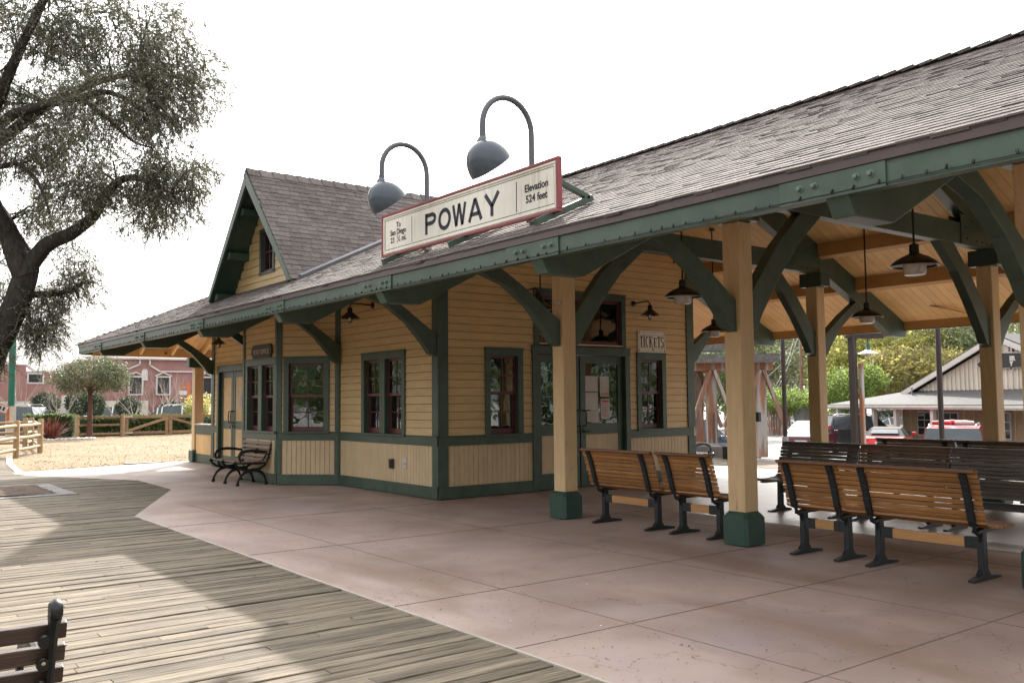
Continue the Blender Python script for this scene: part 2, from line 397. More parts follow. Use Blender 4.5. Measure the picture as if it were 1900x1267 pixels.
for k, (fr, L) in FR.items():
    mb = MB(); mb.fr = fr; ops = OP[k]
    zs = sorted({0, 5.0} | {z for o in ops for z in o[2:]})
    if k.startswith('gable'):
        zs = sorted(set(zs) | {2.6 + .12 * i for i in range(24)})
    else: zs = [z for z in zs if z < 5] + [ztop(k)(0)]
    for za, zb in zip(zs, zs[1:]):
        for a, b in spans(L, ops, za, zb):
            c = clipspan(k, a, b, zb)
            if c: mb.box(c[0], c[1], -.11, 0, za, zb, 1)
    if k not in ('back', 'bayfar', 'gablefar'):
        P = .121; z = .935
        while z < 5:
            z1 = z + P - .0075
            cuts = sorted({z, z1} | {q for o in ops for q in o[2:] if z < q < z1})
            for za, zb in zip(cuts, cuts[1:]):
                for a, b in spans(L, ops, za, zb):
                    c = clipspan(k, a, b, zb)
                    if not c: continue
                    a, b = c
                    segs = [(a, b)]
                    if b - a > 2.2:
                        q = a + (b - a) * random.uniform(.3, .7); segs = [(a, q - .001), (q + .001, b)]
                    for a, b in segs:
                        ta = .019 - .009 * (za - z) / P; tb = .019 - .009 * (zb - z) / P
                        mb.hexa([(a, .001, za), (b, .001, za), (b, ta, za), (a, ta, za)], [(a, .001, zb), (b, .001, zb), (b, tb, zb), (a, tb, zb)], 0)
            z += P
        # beadboard wainscot
        for a, b in spans(L, ops, .2, .78):
            n = max(1, round((b - a) / .088)); w = (b - a) / n
            for i in range(n):
                mb.box(a + i * w + .0035, a + (i + 1) * w - .0035, .001, .014, .18, .80, 2)
    o = mb.build(walls[k], [M_['siding'], M_['groove'], M_['bead']], depot)
    # trim: base, rail, corner boards
    def piece(nm, *bs):
        mb = MB(); mb.fr = fr
        for q in bs: mb.box(*q)
        mb.build(nm, M_['green'], depot, bevel=.003)
    for a, b in spans(L, ops, .01, .19): piece('base_board', (a, b, 0, .034, .012, .19))
    for a, b in spans(L, [q for q in ops if q[2] < .5], .79, .92): piece('dado_rail', (a, b, 0, .032, .79, .925), (a, b, 0, .044, .925, .94))
    if k == 'front': cs = [(-.034, .13)]
    elif k == 'gable': cs = [(-.034, .15), (BX - .16, BX + .03)]
    elif k == 'frontfar': cs = [(0, .07), (3.16, 3.33)]
    elif k.startswith('bay'): cs = [(-.01, .075), (L - .075, L + .01)]
    else: cs = []
    for a, b in cs:
        piece('corner_board', (a, b, .0, .036, .195, .785)); piece('corner_board', (a, b, .0, .038, .945, ztop(k)(max(a, 0)) if k != 'front' else 3.7))
    if k == 'front': piece('corner_board', (3.18, 3.26, 0, .036, .195, .785)); piece('corner_board', (3.18, 3.26, 0, .036, .945, 3.7))

# ------------------------------------------------------------------ windows and doors
def sash(fr, parent, u0, u1, z0, z1, w, cols=2, rows=2, bot=.045):
    mb = MB(); mb.fr = fr; st = .042
    mb.box(u0, u0 + st, w - .035, w, z0, z1); mb.box(u1 - st, u1, w - .035, w, z0, z1)
    mb.box(u0 + st, u1 - st, w - .034, w - .001, z0, z0 + bot); mb.box(u0 + st, u1 - st, w - .034, w - .001, z1 - st, z1)
    a, b, c, d = u0 + st, u1 - st, z0 + bot, z1 - st
    for i in range(1, cols): x = a + (b - a) * i / cols; mb.box(x - .009, x + .009, w - .028, w - .004, c, d)
    for j in range(1, rows): y = c + (d - c) * j / rows; mb.box(a, b, w - .027, w - .005, y - .009, y + .009)
    mb.build('sash', M_['red'], parent, bevel=.002)
    g = MB(); g.fr = fr; g.box(a, b, w - .019, w - .014, c, d); g.build('pane', M_['glass'], parent)
def window(k, u0, u1, z0, z1, n=1, mull=.15, cols=2, cas=.1, name='window'):
    fr = FR[k][0] if isinstance(k, str) else k
    mb = MB(); mb.fr = fr; pr = .04
    mb.box(u0, u0 + cas, -.10, pr, z0, z1 - .11); mb.box(u1 - cas, u1, -.10, pr, z0, z1 - .11)
    mb.box(u0, u1, -.10, pr + .004, z1 - .11, z1); mb.box(u0 - .012, u1 + .012, 0, pr + .018, z1, z1 + .014)
    mb.box(u0 - .02, u1 + .02, -.10, pr + .03, z0 - .012, z0 + .022)
    w = (u1 - u0 - 2 * cas - (n - 1) * mull) / n
    opn = [(u0 + cas + i * (w + mull), u0 + cas + i * (w + mull) + w) for i in range(n)]
    for i in range(n - 1): mb.box(opn[i][1], opn[i + 1][0], -.10, pr, z0 + .022, z1 - .11)
    wd = mb.build(name, M_['green'], depot, bevel=.004)
    zm = z0 + (z1 - z0) * .5 - .02
    for a, b in opn:
        sash(fr, wd, a, b, zm - .02, z1 - .11, -.022, cols)
        sash(fr, wd, a, b, z0 + .022, zm + .02, -.062, cols, bot=.085)
    return wd
window('front', .93, 2.37, .92, 2.26, 2, .17)
window('bayside', .18, 1.03, .92, 2.26, 1)
window('bayfront', .04, 1.5, .92, 2.26, 2, .16)
window('gable', .83, 1.57, .92, 2.27, 1)
window('gable', 4.11, 4.84, .92, 2.27, 1)
# transom over the ticket-hall doors
mb = MB(); mb.fr = FR['gable'][0]
mb.box(1.8, 1.9, -.1, .04, 2.345, 3.16); mb.box(3.75, 3.85, -.1, .04, 2.345, 3.16); mb.box(1.8, 3.85, -.1, .043, 3.16, 3.26); mb.box(1.79, 3.86, 0, .06, 3.26, 3.275)
tr = mb.build('transom_window', M_['green'], depot, bevel=.004)
mb = MB(); mb.fr = FR['gable'][0]
mb.box(1.9, 1.95, -.06, -.02, 2.39, 3.16); mb.box(3.7, 3.75, -.06, -.02, 2.39, 3.16); mb.box(1.95, 3.7, -.06, -.021, 2.39, 2.45); mb.box(1.95, 3.7, -.06, -.021, 3.11, 3.16)
mb.build('sash', M_['red'], tr, bevel=.002)
mb = MB(); mb.fr = FR['gable'][0]; mb.box(1.9, 3.75, -.02, .052, 2.365, 2.389); mb.build('sill', M_['bead'], tr)
mb = MB(); mb.fr = FR['gable'][0]; mb.box(1.95, 3.7, -.045, -.04, 2.45, 3.11); mb.build('pane', M_['glass'], tr)
def door(k, u0, u1, z1, glazed, hinge):
    fr = FR[k][0]; mb = MB(); mb.fr = fr; w0, w1 = -.075, -.03; st = .115
    rails = [(.02, .27), (.88, 1.06), (z1 - .13, z1)]
    mb.box(u0, u0 + st, w0, w1, .02, z1); mb.box(u1 - st, u1, w0, w1, .02, z1)
    for a, b in rails: mb.box(u0 + st, u1 - st, w0, w1 - .002, a, b)
    d = mb.build('door', M_['green'], depot, bevel=.004)
    lo = MB(); lo.fr = fr
    n = 3; ww = (u1 - u0 - 2 * st) / n
    for i in range(n): lo.box(u0 + st + i * ww + .002, u0 + st + (i + 1) * ww - .002, w0 + .01, w1 - .012, .27, .88)
    if not glazed:
        for i in range(n): lo.box(u0 + st + i * ww + .002, u0 + st + (i + 1) * ww - .002, w0 + .01, w1 - .012, 1.06, z1 - .13)
    lo.build('door_panel', M_['bead'] if glazed else M_['siding'], d)
    if glazed:
        g = MB(); g.fr = fr; g.box(u0 + st, u1 - st, -.056, -.05, 1.06, z1 - .13); g.build('pane', M_['glass'], d)
    h = MB(); h.fr = fr; hx = u1 - .06 if hinge < 0 else u0 + .06
    h.tube([(hx, -.03, 1.02), (hx, .04, 1.03), (hx, .05, 1.1), (hx, .05, 1.2), (hx, .04, 1.27), (hx, -.03, 1.28)], .012, 8)
    h.box(hx - .025, hx + .025, -.03, -.02, .9, .99); h.tube([(hx, -.02, .93), (hx, .03, .93), (hx - .09 * hinge * -1, .035, .93)], .01, 6)
    h.build('handle', M_['lampblack'], d, smooth='auto')
def doorframe(k, u0, u1, z1, cas=.11):
    mb = MB(); mb.fr = FR[k][0]
    mb.box(u0, u0 + cas, -.1, .042, .012, z1 - .13); mb.box(u1 - cas, u1, -.1, .042, .012, z1 - .13)
    mb.box(u0 - .01, u1 + .01, -.1, .048, z1 - .13, z1); mb.box(u0 - .02, u1 + .02, 0, .065, z1, z1 + .012)
    mb.build('door_frame', M_['green'], depot, bevel=.004)
doorframe('gable', 1.76, 3.93, 2.335)
door('gable', 1.875, 2.8, 2.2, True, -1); door('gable', 2.83, 3.815, 2.2, True, 1)
doorframe('frontfar', 1.22, 2.95, 2.3)
door('frontfar', 1.335, 2.07, 2.165, False, -1); door('frontfar', 2.09, 2.835, 2.165, False, 1)
# interior floor, partition and ceiling
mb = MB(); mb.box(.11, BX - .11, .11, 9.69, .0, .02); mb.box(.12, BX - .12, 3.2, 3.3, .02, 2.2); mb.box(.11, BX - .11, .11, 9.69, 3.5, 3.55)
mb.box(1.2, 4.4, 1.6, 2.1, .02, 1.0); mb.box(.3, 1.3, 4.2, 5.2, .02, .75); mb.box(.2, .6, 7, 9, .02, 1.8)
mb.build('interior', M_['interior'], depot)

# ------------------------------------------------------------------ roof
roofm = MB()
def slab(pts, t=.055, m=0):
    roofm.prism([V(p) - V((0, 0, .028)) for p in pts], (0, 0, -t), m)
hipx = EX + (YH - 0)  # unused guard
slab([(EX, YN, EZ), (RX, YN, RZ), (RX, YH - (RX - EX), RZ), (EX, YH, EZ)])
slab([(2 * RX - EX, YN, EZ), (2 * RX - EX, YH, EZ), (RX, YH - (RX - EX), RZ), (RX, YN, RZ)])
slab([(EX, YH, EZ), (RX, YH - (RX - EX), RZ), (2 * RX - EX, YH, EZ)])
def shingles(mb, org, ua, sa, Ls, umin, umax, exp_=.12, m=1):
    """courses up the slope: org + ua*u + sa*s; umin/umax functions of s"""
    org = V(org); ua = V(ua); sa = V(sa).normalized(); nn = ua.cross(sa).normalized()
    if nn.z < 0: nn = -nn
    n = int(Ls / exp_) + 1
    for i in range(n):
        s0 = i * exp_ - .02 + random.uniform(-.004, .004)
        a, b = umin(max(s0, 0)), umax(max(s0, 0))
        if b - a < .03: continue
        u = a - random.uniform(0, .25); s1 = min(s0 + exp_ + .035, Ls)
        while u < b:
            w = random.choice((.155, .165, .175, .19, .21)) * random.uniform(.92, 1.08)
            u1 = u + w - .004
            ca, cb = max(u, a), min(u1, b); u += w
            if cb - ca < .02: continue
            t = random.choice((.0025, .003, .0035, .004, .0068)); d = random.uniform(-.008, .01) if random.random() < .8 else random.uniform(-.02, .014)
            lo = org + sa * (s0 + d); hi = org + sa * s1
            A, B = lo + ua * ca, lo + ua * cb; Cc, D = hi + ua * cb, hi + ua * ca
            l0 = .008; r = random.random(); q = random.uniform(-.0008, .0008)
            mb.hexa([A - nn * .012, B - nn * .012, Cc - nn * .016, D - nn * .016],
                    [A + nn * (l0 + t + q), B + nn * (l0 + t - q), Cc + nn * .0035, D + nn * .0035], m, r)
sv = V((1, 0, SL)).normalized(); Ls = (RX - EX) * math.sqrt(1 + SL * SL); cx = sv.x
shingles(roofm, (EX, 0, EZ - .012), (0, 1, 0), sv, Ls, lambda s: YN, lambda s: YH - s * cx)
# hip face: a few courses along its visible edge, ridge and hip caps
hv = V((0, -1, SL)).normalized()
shingles(roofm, (0, YH, EZ - .012), (1, 0, 0), hv, 1.6, lambda s: EX + s * cx, lambda s: min(EX + 3 + s * cx, 8))
def caps(p, q, step=.2, w=.17, ridge_dir=None):
    p = V(p); q = V(q); d = (q - p).normalized(); L = (q - p).length
    sd = d.cross(V((0, 0, 1))).normalized(); k = int(L / step)
    for i in range(k):
        a = p + d * (i * step); b = p + d * (i * step + step + .06)
        lift = V((0, 0, .03 + random.uniform(0, .006)))
        for sgn in (1, -1):
            n0 = sd * sgn * w; dn = V((0, 0, -SL * w * .95))
            roofm.hexa([a + lift * 1.3, a + lift * 1.3 + n0 + dn, b + lift * .6 + n0 + dn, b + lift * .6],
                       [a + lift * 1.3 + V((0, 0, .018)), a + lift * 1.3 + n0 + dn + V((0, 0, .018)), b + lift * .6 + n0 + dn + V((0, 0, .012)), b + lift * .6 + V((0, 0, .012))], 1)
caps((EX, YH, EZ - .02), (RX, YH - (RX - EX), RZ - .02))
caps((RX, YN, RZ), (RX, YH - (RX - EX), RZ), step=.22)
roof = roofm.build('roof', [M_['drip'], M_['shingle']], depot, norm=False)
bm = bmesh.new(); bm.from_mesh(roof.data); bmesh.ops.recalc_face_normals(bm, faces=bm.faces); bm.to_mesh(roof.data); bm.free()
# drip edge / gutter band
mb = MB()
mb.box(EX - .012, EX + .03, YN, YH + .01, EZ - .085, EZ - .02); mb.box(EX - .03, EX + .03, YN, YH + .03, EZ - .022, EZ - .012)
mb.box(EX + .03, 2 * RX - EX, YH - .03, YH + .012, EZ - .085, EZ - .02)
mb.box(2 * RX - EX - .03, 2 * RX - EX + .012, YN, YH, EZ - .085, EZ - .02)
mb.build('drip_edge', M_['drip'], depot)
# soffit boards
mb = MB()
def soffit(x0, x1, ya, yb):
    y = ya
    while y < yb - .02:
        y1 = min(y + .142, yb)
        lim = EX + (YH - y1) - .1; xa, xb_ = max(x0, 2 * RX - lim), min(x1, lim)
        if x0 < RX - .1: xa = x0
        else: xb_ = x1
        if xb_ - xa < .05: y += .142; continue
        z0, z1 = rz(xa) - .132, rz(xb_) - .132
        mb.hexa([(xa, y, z0), (xb_, y, z1), (xb_, y1 - .007, z1), (xa, y1 - .007, z0)],
                [(xa, y, z0 + .016), (xb_, y, z1 + .016), (xb_, y1 - .007, z1 + .016), (xa, y1 - .007, z0 + .016)])
        y += .142
soffit(EX + .04, RX, YN, 9.6); soffit(RX, 2 * RX - EX - .04, YN, 9.6)
mb.build('soffit', M_['ochre'], depot)
# fascias
TY = [-13.65, -10.93, -8.33, -5.48, -2.75, .05, 3.2, 6.5, 9.8]
mb = MB(); mb.box(EX + .01, EX + .055, YN, YH, 2.648, 2.785); mb.box(EX + .012, EX + .09, YN, YH, 2.636, 2.648)
fa = mb.build('fascia', M_['green'], depot)
for y in TY:
    if y < -11: continue
    q = MB(); ya, yb = y - .33, y + .38
    q.box(EX - .004, EX + .01, ya, yb, 2.632, 2.783)
    pl = q.build('splice_plate', M_['green'], fa, bevel=.003)
    for dy in (-.24, -.15, .13, .23):
        q = MB(); q.lathe([(.0, -.026), (.014, -.024), (.017, -.014), (.017, -.004), (.024, -.003), (.024, 0)], (EX - .004, y + dy, 2.722), (1, 0, 0), 8)
        q.build('bolt', M_['bolt'], pl)
mb = MB(); xb = 2 * RX - EX
mb.box(xb - .055, xb - .01, YN, YH, 2.648, 2.785); mb.box(xb - .11, xb - .012, YN, YH, 2.636, 2.648)
mb.build('fascia', M_['green'], depot)
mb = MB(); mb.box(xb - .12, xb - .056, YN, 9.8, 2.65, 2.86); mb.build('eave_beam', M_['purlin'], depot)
mb = MB(); mb.box(EX + .055, xb - .055, YH - .05, YH, 2.62, 2.80); mb.build('fascia', M_['green'], depot)
mb = MB(); mb.box(EX + .3, xb - .3, YH - .17, YH - .051, 2.60, 2.80)
eb = mb.build('end_beam', M_['ochre'], depot)
for x in (-1.55, -.6, .35, 1.3):
    q = MB(); q.lathe([(0, -.02), (.035, -.018), (.035, 0)], (x, YH - .171, 2.70), (0, 1, 0), 10); q.build('bolt', M_['signred'], eb)
for x in (-1.2, -.45, .3, 1.05, 1.8, 2.55):
    k = min(1.68, x - EX - .3); q = MB(); q.beam((x, YH - .17, 2.70), (x, YH - .17 - k, 2.70 + SL * k), .06, .12); q.build('jack_rafter', M_['ochre'], depot)
mb = MB()
x = -2.2
while x < 5.5:
    k = min(1.75, x - EX - .12); ye = YH - .1 - k; z = 2.775 + SL * k
    if k > .05: mb.hexa([(x, YH - .1, 2.775), (x + .13, YH - .1, 2.775), (x + .13, ye, z), (x, ye, z)], [(x, YH - .1, 2.79), (x + .13, YH - .1, 2.79), (x + .13, ye, z + .015), (x, ye, z + .015)])
    x += .137
mb.build('soffit', M_['ochre'], depot)
# rafters, tie beams, braces, posts
def mir(pts): return [(2 * RX - x, z) for x, z in pts]
def xz(mb, pts, y, w): mb.prism([(x, y - w / 2, z) for x, z in pts], (0, w, 0))
RAF = [(-2.535, 2.655), (-2.455, 2.52), (-2.03, 2.525), (-1.2, 2.95)]
def rbot(x): return 2.95 + SL * (x + 1.2)
def rtop(x): return rz(x) - .136
BRL = [(0, 2.12), (-.12, 2.16), (-.22, 2.30), (-.5, 2.60), (-.85, 2.84), (-1.22, 2.955), (-.98, 3.07), (-.55, 2.82), (0, 2.44)]
BRR = [(.215, 2.12), (.33, 2.17), (.42, 2.32), (.72, 2.72), (1.05, 3.1), (1.5, 3.46), (1.12, 3.46), (.7, 3.08), (.215, 2.5)]
posts = []
for y in TY:
    full = y < 0
    for sd in (0, 1):
        f = (lambda p: p) if sd == 0 else mir
        if sd and y > 1: continue
        xin = RX if full else (-.02 if y < 9 else -.35)
        pts = RAF + [(xin, rbot(xin)), (xin, rtop(xin)), (-2.46, rtop(-2.46)), (-2.46, 2.655)]
        mb = MB(); xz(mb, f(pts), y, .15); mb.build('rafter', M_['green'], depot, bevel=.006)
        if y == -13.65: continue
        mb = MB(); xz(mb, f([(p[0] - (0 if full else .03), p[1]) for p in BRL]), y, .125); mb.build('brace', M_['dgreen'] if 0 else M_['green'], depot, bevel=.006)
        if not full: continue
        mb = MB(); xz(mb, f(BRR), y, .125); mb.build('brace', M_['green'], depot, bevel=.006)
        px = .11 if sd == 0 else 2 * RX - .11
        mb = MB(); mb.box(px - .105, px + .105, y - .105, y + .105, .30, 3.24)
        po = mb.build('post', M_['post'], depot, bevel=.012)
        b = MB(); h = .157; t = .108; c = .03
        def ring(a, k): return [(px - a + k, y - a), (px + a - k, y - a), (px + a, y - a + k), (px + a, y + a - k), (px + a - k, y + a), (px - a + k, y + a), (px - a, y + a - k), (px - a, y - a + k)]
        for (a0, z0, k0), (a1, z1, k1) in (((h, .012, c), (h, .275, c)), ((h, .275, c), (h - .02, .305, c)), ((h - .02, .305, c), (t, .335, .02))):
            A = [(x_, y_, z0) for x_, y_ in ring(a0, k0)]; B = [(x_, y_, z1) for x_, y_ in ring(a1, k1)]
            for i in range(8): b.poly([A[i], A[(i + 1) % 8], B[(i + 1) % 8], B[i]])
        b.poly([(x_, y_, .012) for x_, y_ in reversed(ring(h, c))]); b.poly([(x_, y_, .335) for x_, y_ in ring(t, .02)])
        b.build('post_base', M_['bgreen'], po, bevel=.006)
        b = MB(); b.box(px - .125, px + .125, y - .2, y + .2, 3.24, 3.46); b.build('post_cap', M_['dgreen'], po, bevel=.008)
        # gusset plates with bolts
        g = MB()
        for sg in (-1, 1):
            P_ = f([(.02, 3.475), (.02, 3.72), (.30, 3.86), (.95, 3.86), (.95, 3.475)])
            yy = y + sg * .0755
            g.prism([(x, yy, z) for x, z in P_], (0, sg * .008, 0))
            for bx, bz in ((.1, 3.53), (.25, 3.53), (.4, 3.53), (.55, 3.53), (.1, 3.63), (.25, 3.76), (.45, 3.78), (.65, 3.78), (.82, 3.7), (.8, 3.55)):
                bx2 = f([(bx, bz)])[0][0]
                g.lathe([(0, .026), (.012, .024), (.015, .012), (.015, 0)], (bx2, yy, bz), (0, sg, 0), 6)
        g.build('gusset_plate', M_['green'], depot)
    if full:
        mb = MB(); mb.box(-.25, 2 * RX + .25, y - .07, y + .07, 3.46, 3.75); mb.build('tie_beam', M_['green'], depot, bevel=.006)
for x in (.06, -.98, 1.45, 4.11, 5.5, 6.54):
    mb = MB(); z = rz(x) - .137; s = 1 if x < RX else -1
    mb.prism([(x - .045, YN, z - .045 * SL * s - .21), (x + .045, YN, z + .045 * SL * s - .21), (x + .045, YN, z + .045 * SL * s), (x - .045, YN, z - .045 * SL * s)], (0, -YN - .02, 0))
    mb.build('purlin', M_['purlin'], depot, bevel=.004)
mb = MB(); mb.tube([(7.55, -3.55, 2.99), (7.6, -3.8, 2.92), (7.78, -4.0, 2.84), (7.8, -4.4, 2.835), (7.8, -8, 2.835)], .016, 8); mb.build('conduit', M_['ochre'], depot, smooth=True)
# end porch: post and low boarded wall
mb = MB(); mb.box(.13, .35, 11.54, 11.76, .3, 2.36); po = mb.build('post', M_['post'], depot, bevel=.012)
mb = MB(); mb.box(.07, .41, 11.48, 11.80, .012, .30); mb.build('post_base', M_['bgreen'], po, bevel=.02)
mb = MB(); mb.box(-.02, .5, 11.53, 11.77, 2.36, 2.60); mb.build('post_cap', M_['dgreen'], po, bevel=.01)
mb = MB()
yy = 9.84
while yy < 11.46:
    mb.box(.16, .19, yy, yy + .085, .2, .72); yy += .091
lw = mb.build('porch_wall', M_['ochre'], depot)
mb = MB(); mb.box(.14, .21, 9.84, 11.48, .012, .22); mb.build('base_board', M_['dgreen'], lw)
mb = MB(); mb.box(.14, .21, 9.84, 11.48, .70, .93); mb.build('dado_rail', M_['dgreen'], lw)
mb = MB(); mb.box(.11, .24, 9.84, 11.5, .93, .96); mb.build('cap', M_['white'], lw)

# ------------------------------------------------------------------ cross gable
XF = -1.52; YC = 3.74; HW = 1.92; ZA = 5.50
XW = XF + .42
zb = rz(XF) + .05
gs = (ZA - zb) / HW
def gz(y): return ZA - abs(y - YC) * gs
mb = MB()
for sg in (-1, 1):   # roof planes: -1 faces the camera
    def xv(z): return EX + (z - EZ) / SL
    yb = YC + sg * HW
    mb.prism([(XF, yb, zb - .03), (xv(zb), yb, zb - .03), (RX + .35, YC, ZA - .03), (XF, YC, ZA - .03)], (0, 0, -.07), 0)
    s_ = V((0, -sg * HW, ZA - zb)).normalized(); L_ = math.hypot(HW, ZA - zb)
    if sg < 0: shingles(mb, (0, yb, zb - .005), (1, 0, 0), s_, L_, lambda s: XF - .03, lambda s: min(RX + .3, max(XF - .1, xv(zb + s * s_.z) + .02)), .12)
    else: shingles(mb, (0, yb, zb - .005), (1, 0, 0), s_, L_, lambda s: XF - .03, lambda s: XF + .6, .12)
i = 0; x = XF - .04
while x < RX + .2:
    for sg in (-1, 1):
        a = V((x, YC, ZA + .022)); b = V((x + .29, YC, ZA + .008)); dn = V((0, sg * .13, -gs * .13)) ; t = V((0, 0, .02))
        mb.hexa([a, a + dn, b + dn, b], [a + t, a + dn + t, b + dn + t * .6, b + t * .6], 1)
    x += .235
mb.build('gable_roof', [M_['drip'], M_['shingle']], depot)
mb = MB()
fl = []
for i in range(9):
    t = i / 8; z = zb + (RZ - .12 - zb) * t
    fl.append(V((EX + (z - EZ) / SL, YC - HW + HW * (z - zb) / (ZA - zb), z)))
for a, b in zip(fl, fl[1:]):
    up = V((0, 0, .03))
    mb.hexa([a + V((0, -.11, .0)), a + V((0, .02, 0)), b + V((0, .02, 0)), b + V((0, -.11, 0))], [a + V((0, -.11, .045)), a + V((0, .02, .075)), b + V((0, .02, .075)), b + V((0, -.11, .045))])
mb.build('valley_flashing', M_['flash'], depot)
mb = MB()
for sg in (-1, 1):
    y0 = YC + sg * (HW + .02); d = .17
    top0 = V((XF, y0, zb - .03)); top1 = V((XF, YC, ZA - .02))
    mb.prism([top0, top1, top1 - V((0, 0, d * 1.5)), V((XF, y0 - sg * .13, zb - .03))], (-.045, 0, 0))
mb.build('rake_board', M_['green'], depot, bevel=.004)
mb = MB()
for sg in (-1, 1):
    a = V((XF, YC + sg * (HW - .06), gz(YC + sg * (HW - .06)) - .105)); b = V((XF, YC, ZA - .105))
    mb.prism([a, b, b - V((0, 0, .03)), a - V((0, 0, .03))], (.46, 0, 0))
mb.build('soffit', M_['dgreen'], depot)
for sg in (-1, 1):
    for t in (.14, .47, .8):
        y = YC + sg * HW * (1 - t); z = gz(y) - .25
        m_ = MB(); m_.box(XF + .02, XW + .02, y - .06, y + .06, z - .07, z + .07); m_.build('bracket', M_['dgreen'], depot, bevel=.02)
mb = MB(); zb2 = rz(XW)
P = .148; z = zb2 - .05; wo = [(3.50, 4.17, 3.74, 4.55)]
while z < ZA - .1:
    z1 = z + P
    cuts = sorted({z, z1 - .007} | {q for o in wo for q in o[2:] if z < q < z1 - .007})
    for za, zc in zip(cuts, cuts[1:]):
        hw = (ZA - .08 - zc) / gs
        if hw < .03: continue
        sp = [(YC - hw, YC + hw)]
        if wo[0][2] < zc and wo[0][3] > za: sp = [(YC - hw, min(wo[0][0], YC + hw)), (max(wo[0][1], YC - hw), YC + hw)]
        for a, b in sp:
            if b - a < .02: continue
            mb.box(XW, XW + .05, a, b, za - .004, zc + .008, 1)
            mb.hexa([(XW - .001, a, za), (XW - .001, b, za), (XW - .02, b, za), (XW - .02, a, za)], [(XW - .001, a, zc), (XW - .001, b, zc), (XW - .011, b, zc), (XW - .011, a, zc)], 0)
    z = z1
mb.build('gable_wall', [M_['siding'], M_['groove']], depot)
gf = frame((XW, 0), (0, 1), -1)
mb = MB(); mb.fr = gf
for a, b, c, d in ((3.50, 3.575, 3.74, 4.48), (4.095, 4.17, 3.74, 4.48), (3.50, 4.17, 4.48, 4.55), (3.48, 4.19, 3.725, 3.77)): mb.box(a, b, -.08, .035 if c < 4.3 else .038, c, d)
gw = mb.build('window', M_['green'], depot, bevel=.003)
sash(gf, gw, 3.575, 4.095, 3.77, 4.48, -.02)
# low seam of metal where the lamp poles and sign stand is part of the sign itself (see below)
# ------------------------------------------------------------------ station name sign on the roof
def rotmat(x, y, z, o): return Matrix(((x[0], y[0], z[0], o[0]), (x[1], y[1], z[1], o[1]), (x[2], y[2], z[2], o[2]), (0, 0, 0, 1)))
SX = -2.15
sign = thing('station_sign', 'long cream station name board with red frame standing on the roof edge, reading POWAY', 'sign', (SX, -3.77, 3.1))
def atsign(o): o.location = V(o.location) - sign.location; return o
mb = MB(); y0, y1, z0, z1 = -5.36, -2.17, 3.115, 3.61
mb.box(SX, SX + .03, y0 + .02, y1 - .02, z0 + .02, z1 - .02)
atsign(mb.build('panel', M_['cream'], sign))
mb = MB()
for a in ((y0, y1, z0, z0 + .027), (y0, y1, z1 - .027, z1), (y0, y0 + .03, z0 + .027, z1 - .027), (y1 - .027, y1, z0 + .027, z1 - .027)):
    mb.box(SX - .014, SX + .035, *a)
atsign(mb.build('frame', M_['signred'], sign, bevel=.004))
mb = MB()
i_ = .042
for a in ((y0 + i_, y1 - i_, z0 + .038, z0 + .052), (y0 + i_, y1 - i_, z1 - .052, z1 - .038), (y0 + i_, y0 + i_ + .014, z0 + .062, z1 - .062), (y1 - i_ - .014, y1 - i_, z0 + .062, z1 - .062)):
    mb.box(SX - .012, SX, *a)
atsign(mb.build('moulding', M_['cream'], sign))
mb = MB()
def stroke(mb, pts, w, x, th=.003):
    """flat lettering stroke in the plane X = x; pts are (u to the reader's right, v up) -> (x, -u, v)"""
    for (a, b) in zip(pts, pts[1:]):
        a = V((x, -a[0], a[1])); b = V((x, -b[0], b[1])); d = (b - a); L = d.length
        if L < 1e-6: continue
        d /= L; n = d.cross(V((1, 0, 0))) * (w / 2); e = d * (w * .0)
        mb.hexa([a - n - e, a + n - e, b + n + e, b - n + e], [a - n - e + V((-th, 0, 0)), a + n - e + V((-th, 0, 0)), b + n + e + V((-th, 0, 0)), b - n + e + V((-th, 0, 0))])
def ell(cx, cy, rx, ry, a0, a1, n=26): return [(cx + rx * math.cos(R(a0 + (a1 - a0) * i / n)), cy + ry * math.sin(R(a0 + (a1 - a0) * i / n))) for i in range(n + 1)]
B, T = 3.243, 3.468; w = .047; X_ = SX - .0005
stroke(mb, [(3.14, B), (3.14, T)], w, X_)
stroke(mb, [(3.14, T - w / 2), (3.24, T - w / 2)] + ell(3.24, T - .066, .075, .046, 90, -90) + [(3.14, T - .112)], w * .9, X_)
stroke(mb, ell(3.50, (B + T) / 2, .098, (T - B) / 2 - .017, 0, 360, 40), w * .92, X_)
for a, b in (((3.665, T), (3.72, B)), ((3.72, B), (3.775, T)), ((3.775, T), (3.83, B)), ((3.83, B), (3.885, T))): stroke(mb, [a, b], w * .82, X_)
stroke(mb, [(3.955, B), (4.06, T)], w * .92, X_); stroke(mb, [(4.06, T), (4.165, B)], w * .92, X_); stroke(mb, [(3.99, B + .07), (4.13, B + .07)], w * .8, X_)
stroke(mb, [(4.235, T), (4.345, B + .1)], w * .92, X_); stroke(mb, [(4.455, T), (4.345, B + .1)], w * .92, X_); stroke(mb, [(4.345, B + .11), (4.345, B)], w, X_)
atsign(mb.build('lettering', M_['navy'], sign))
mb = MB()
mb.box(SX - .002, SX, -2.84, -2.832, 3.21, 3.50); mb.box(SX - .002, SX, -4.742, -4.732, 3.21, 3.50)
for a in ((-5.288, -2.245, 3.192, 3.197), (-5.288, -2.245, 3.53, 3.535), (-5.293, -5.288, 3.192, 3.535), (-2.245, -2.24, 3.192, 3.535)): mb.box(SX - .002, SX, *a)
atsign(mb.build('ruled_line', M_['navy'], sign))
def stext(b, yc, zc, size, sx=1.0, bold=.0012):
    return text(b, size, M_['navy'], sign, rotmat((0, -1, 0), (0, 0, 1), (-1, 0, 0), V((SX - .001, yc, zc)) - sign.location), sx=sx, bold=bold)
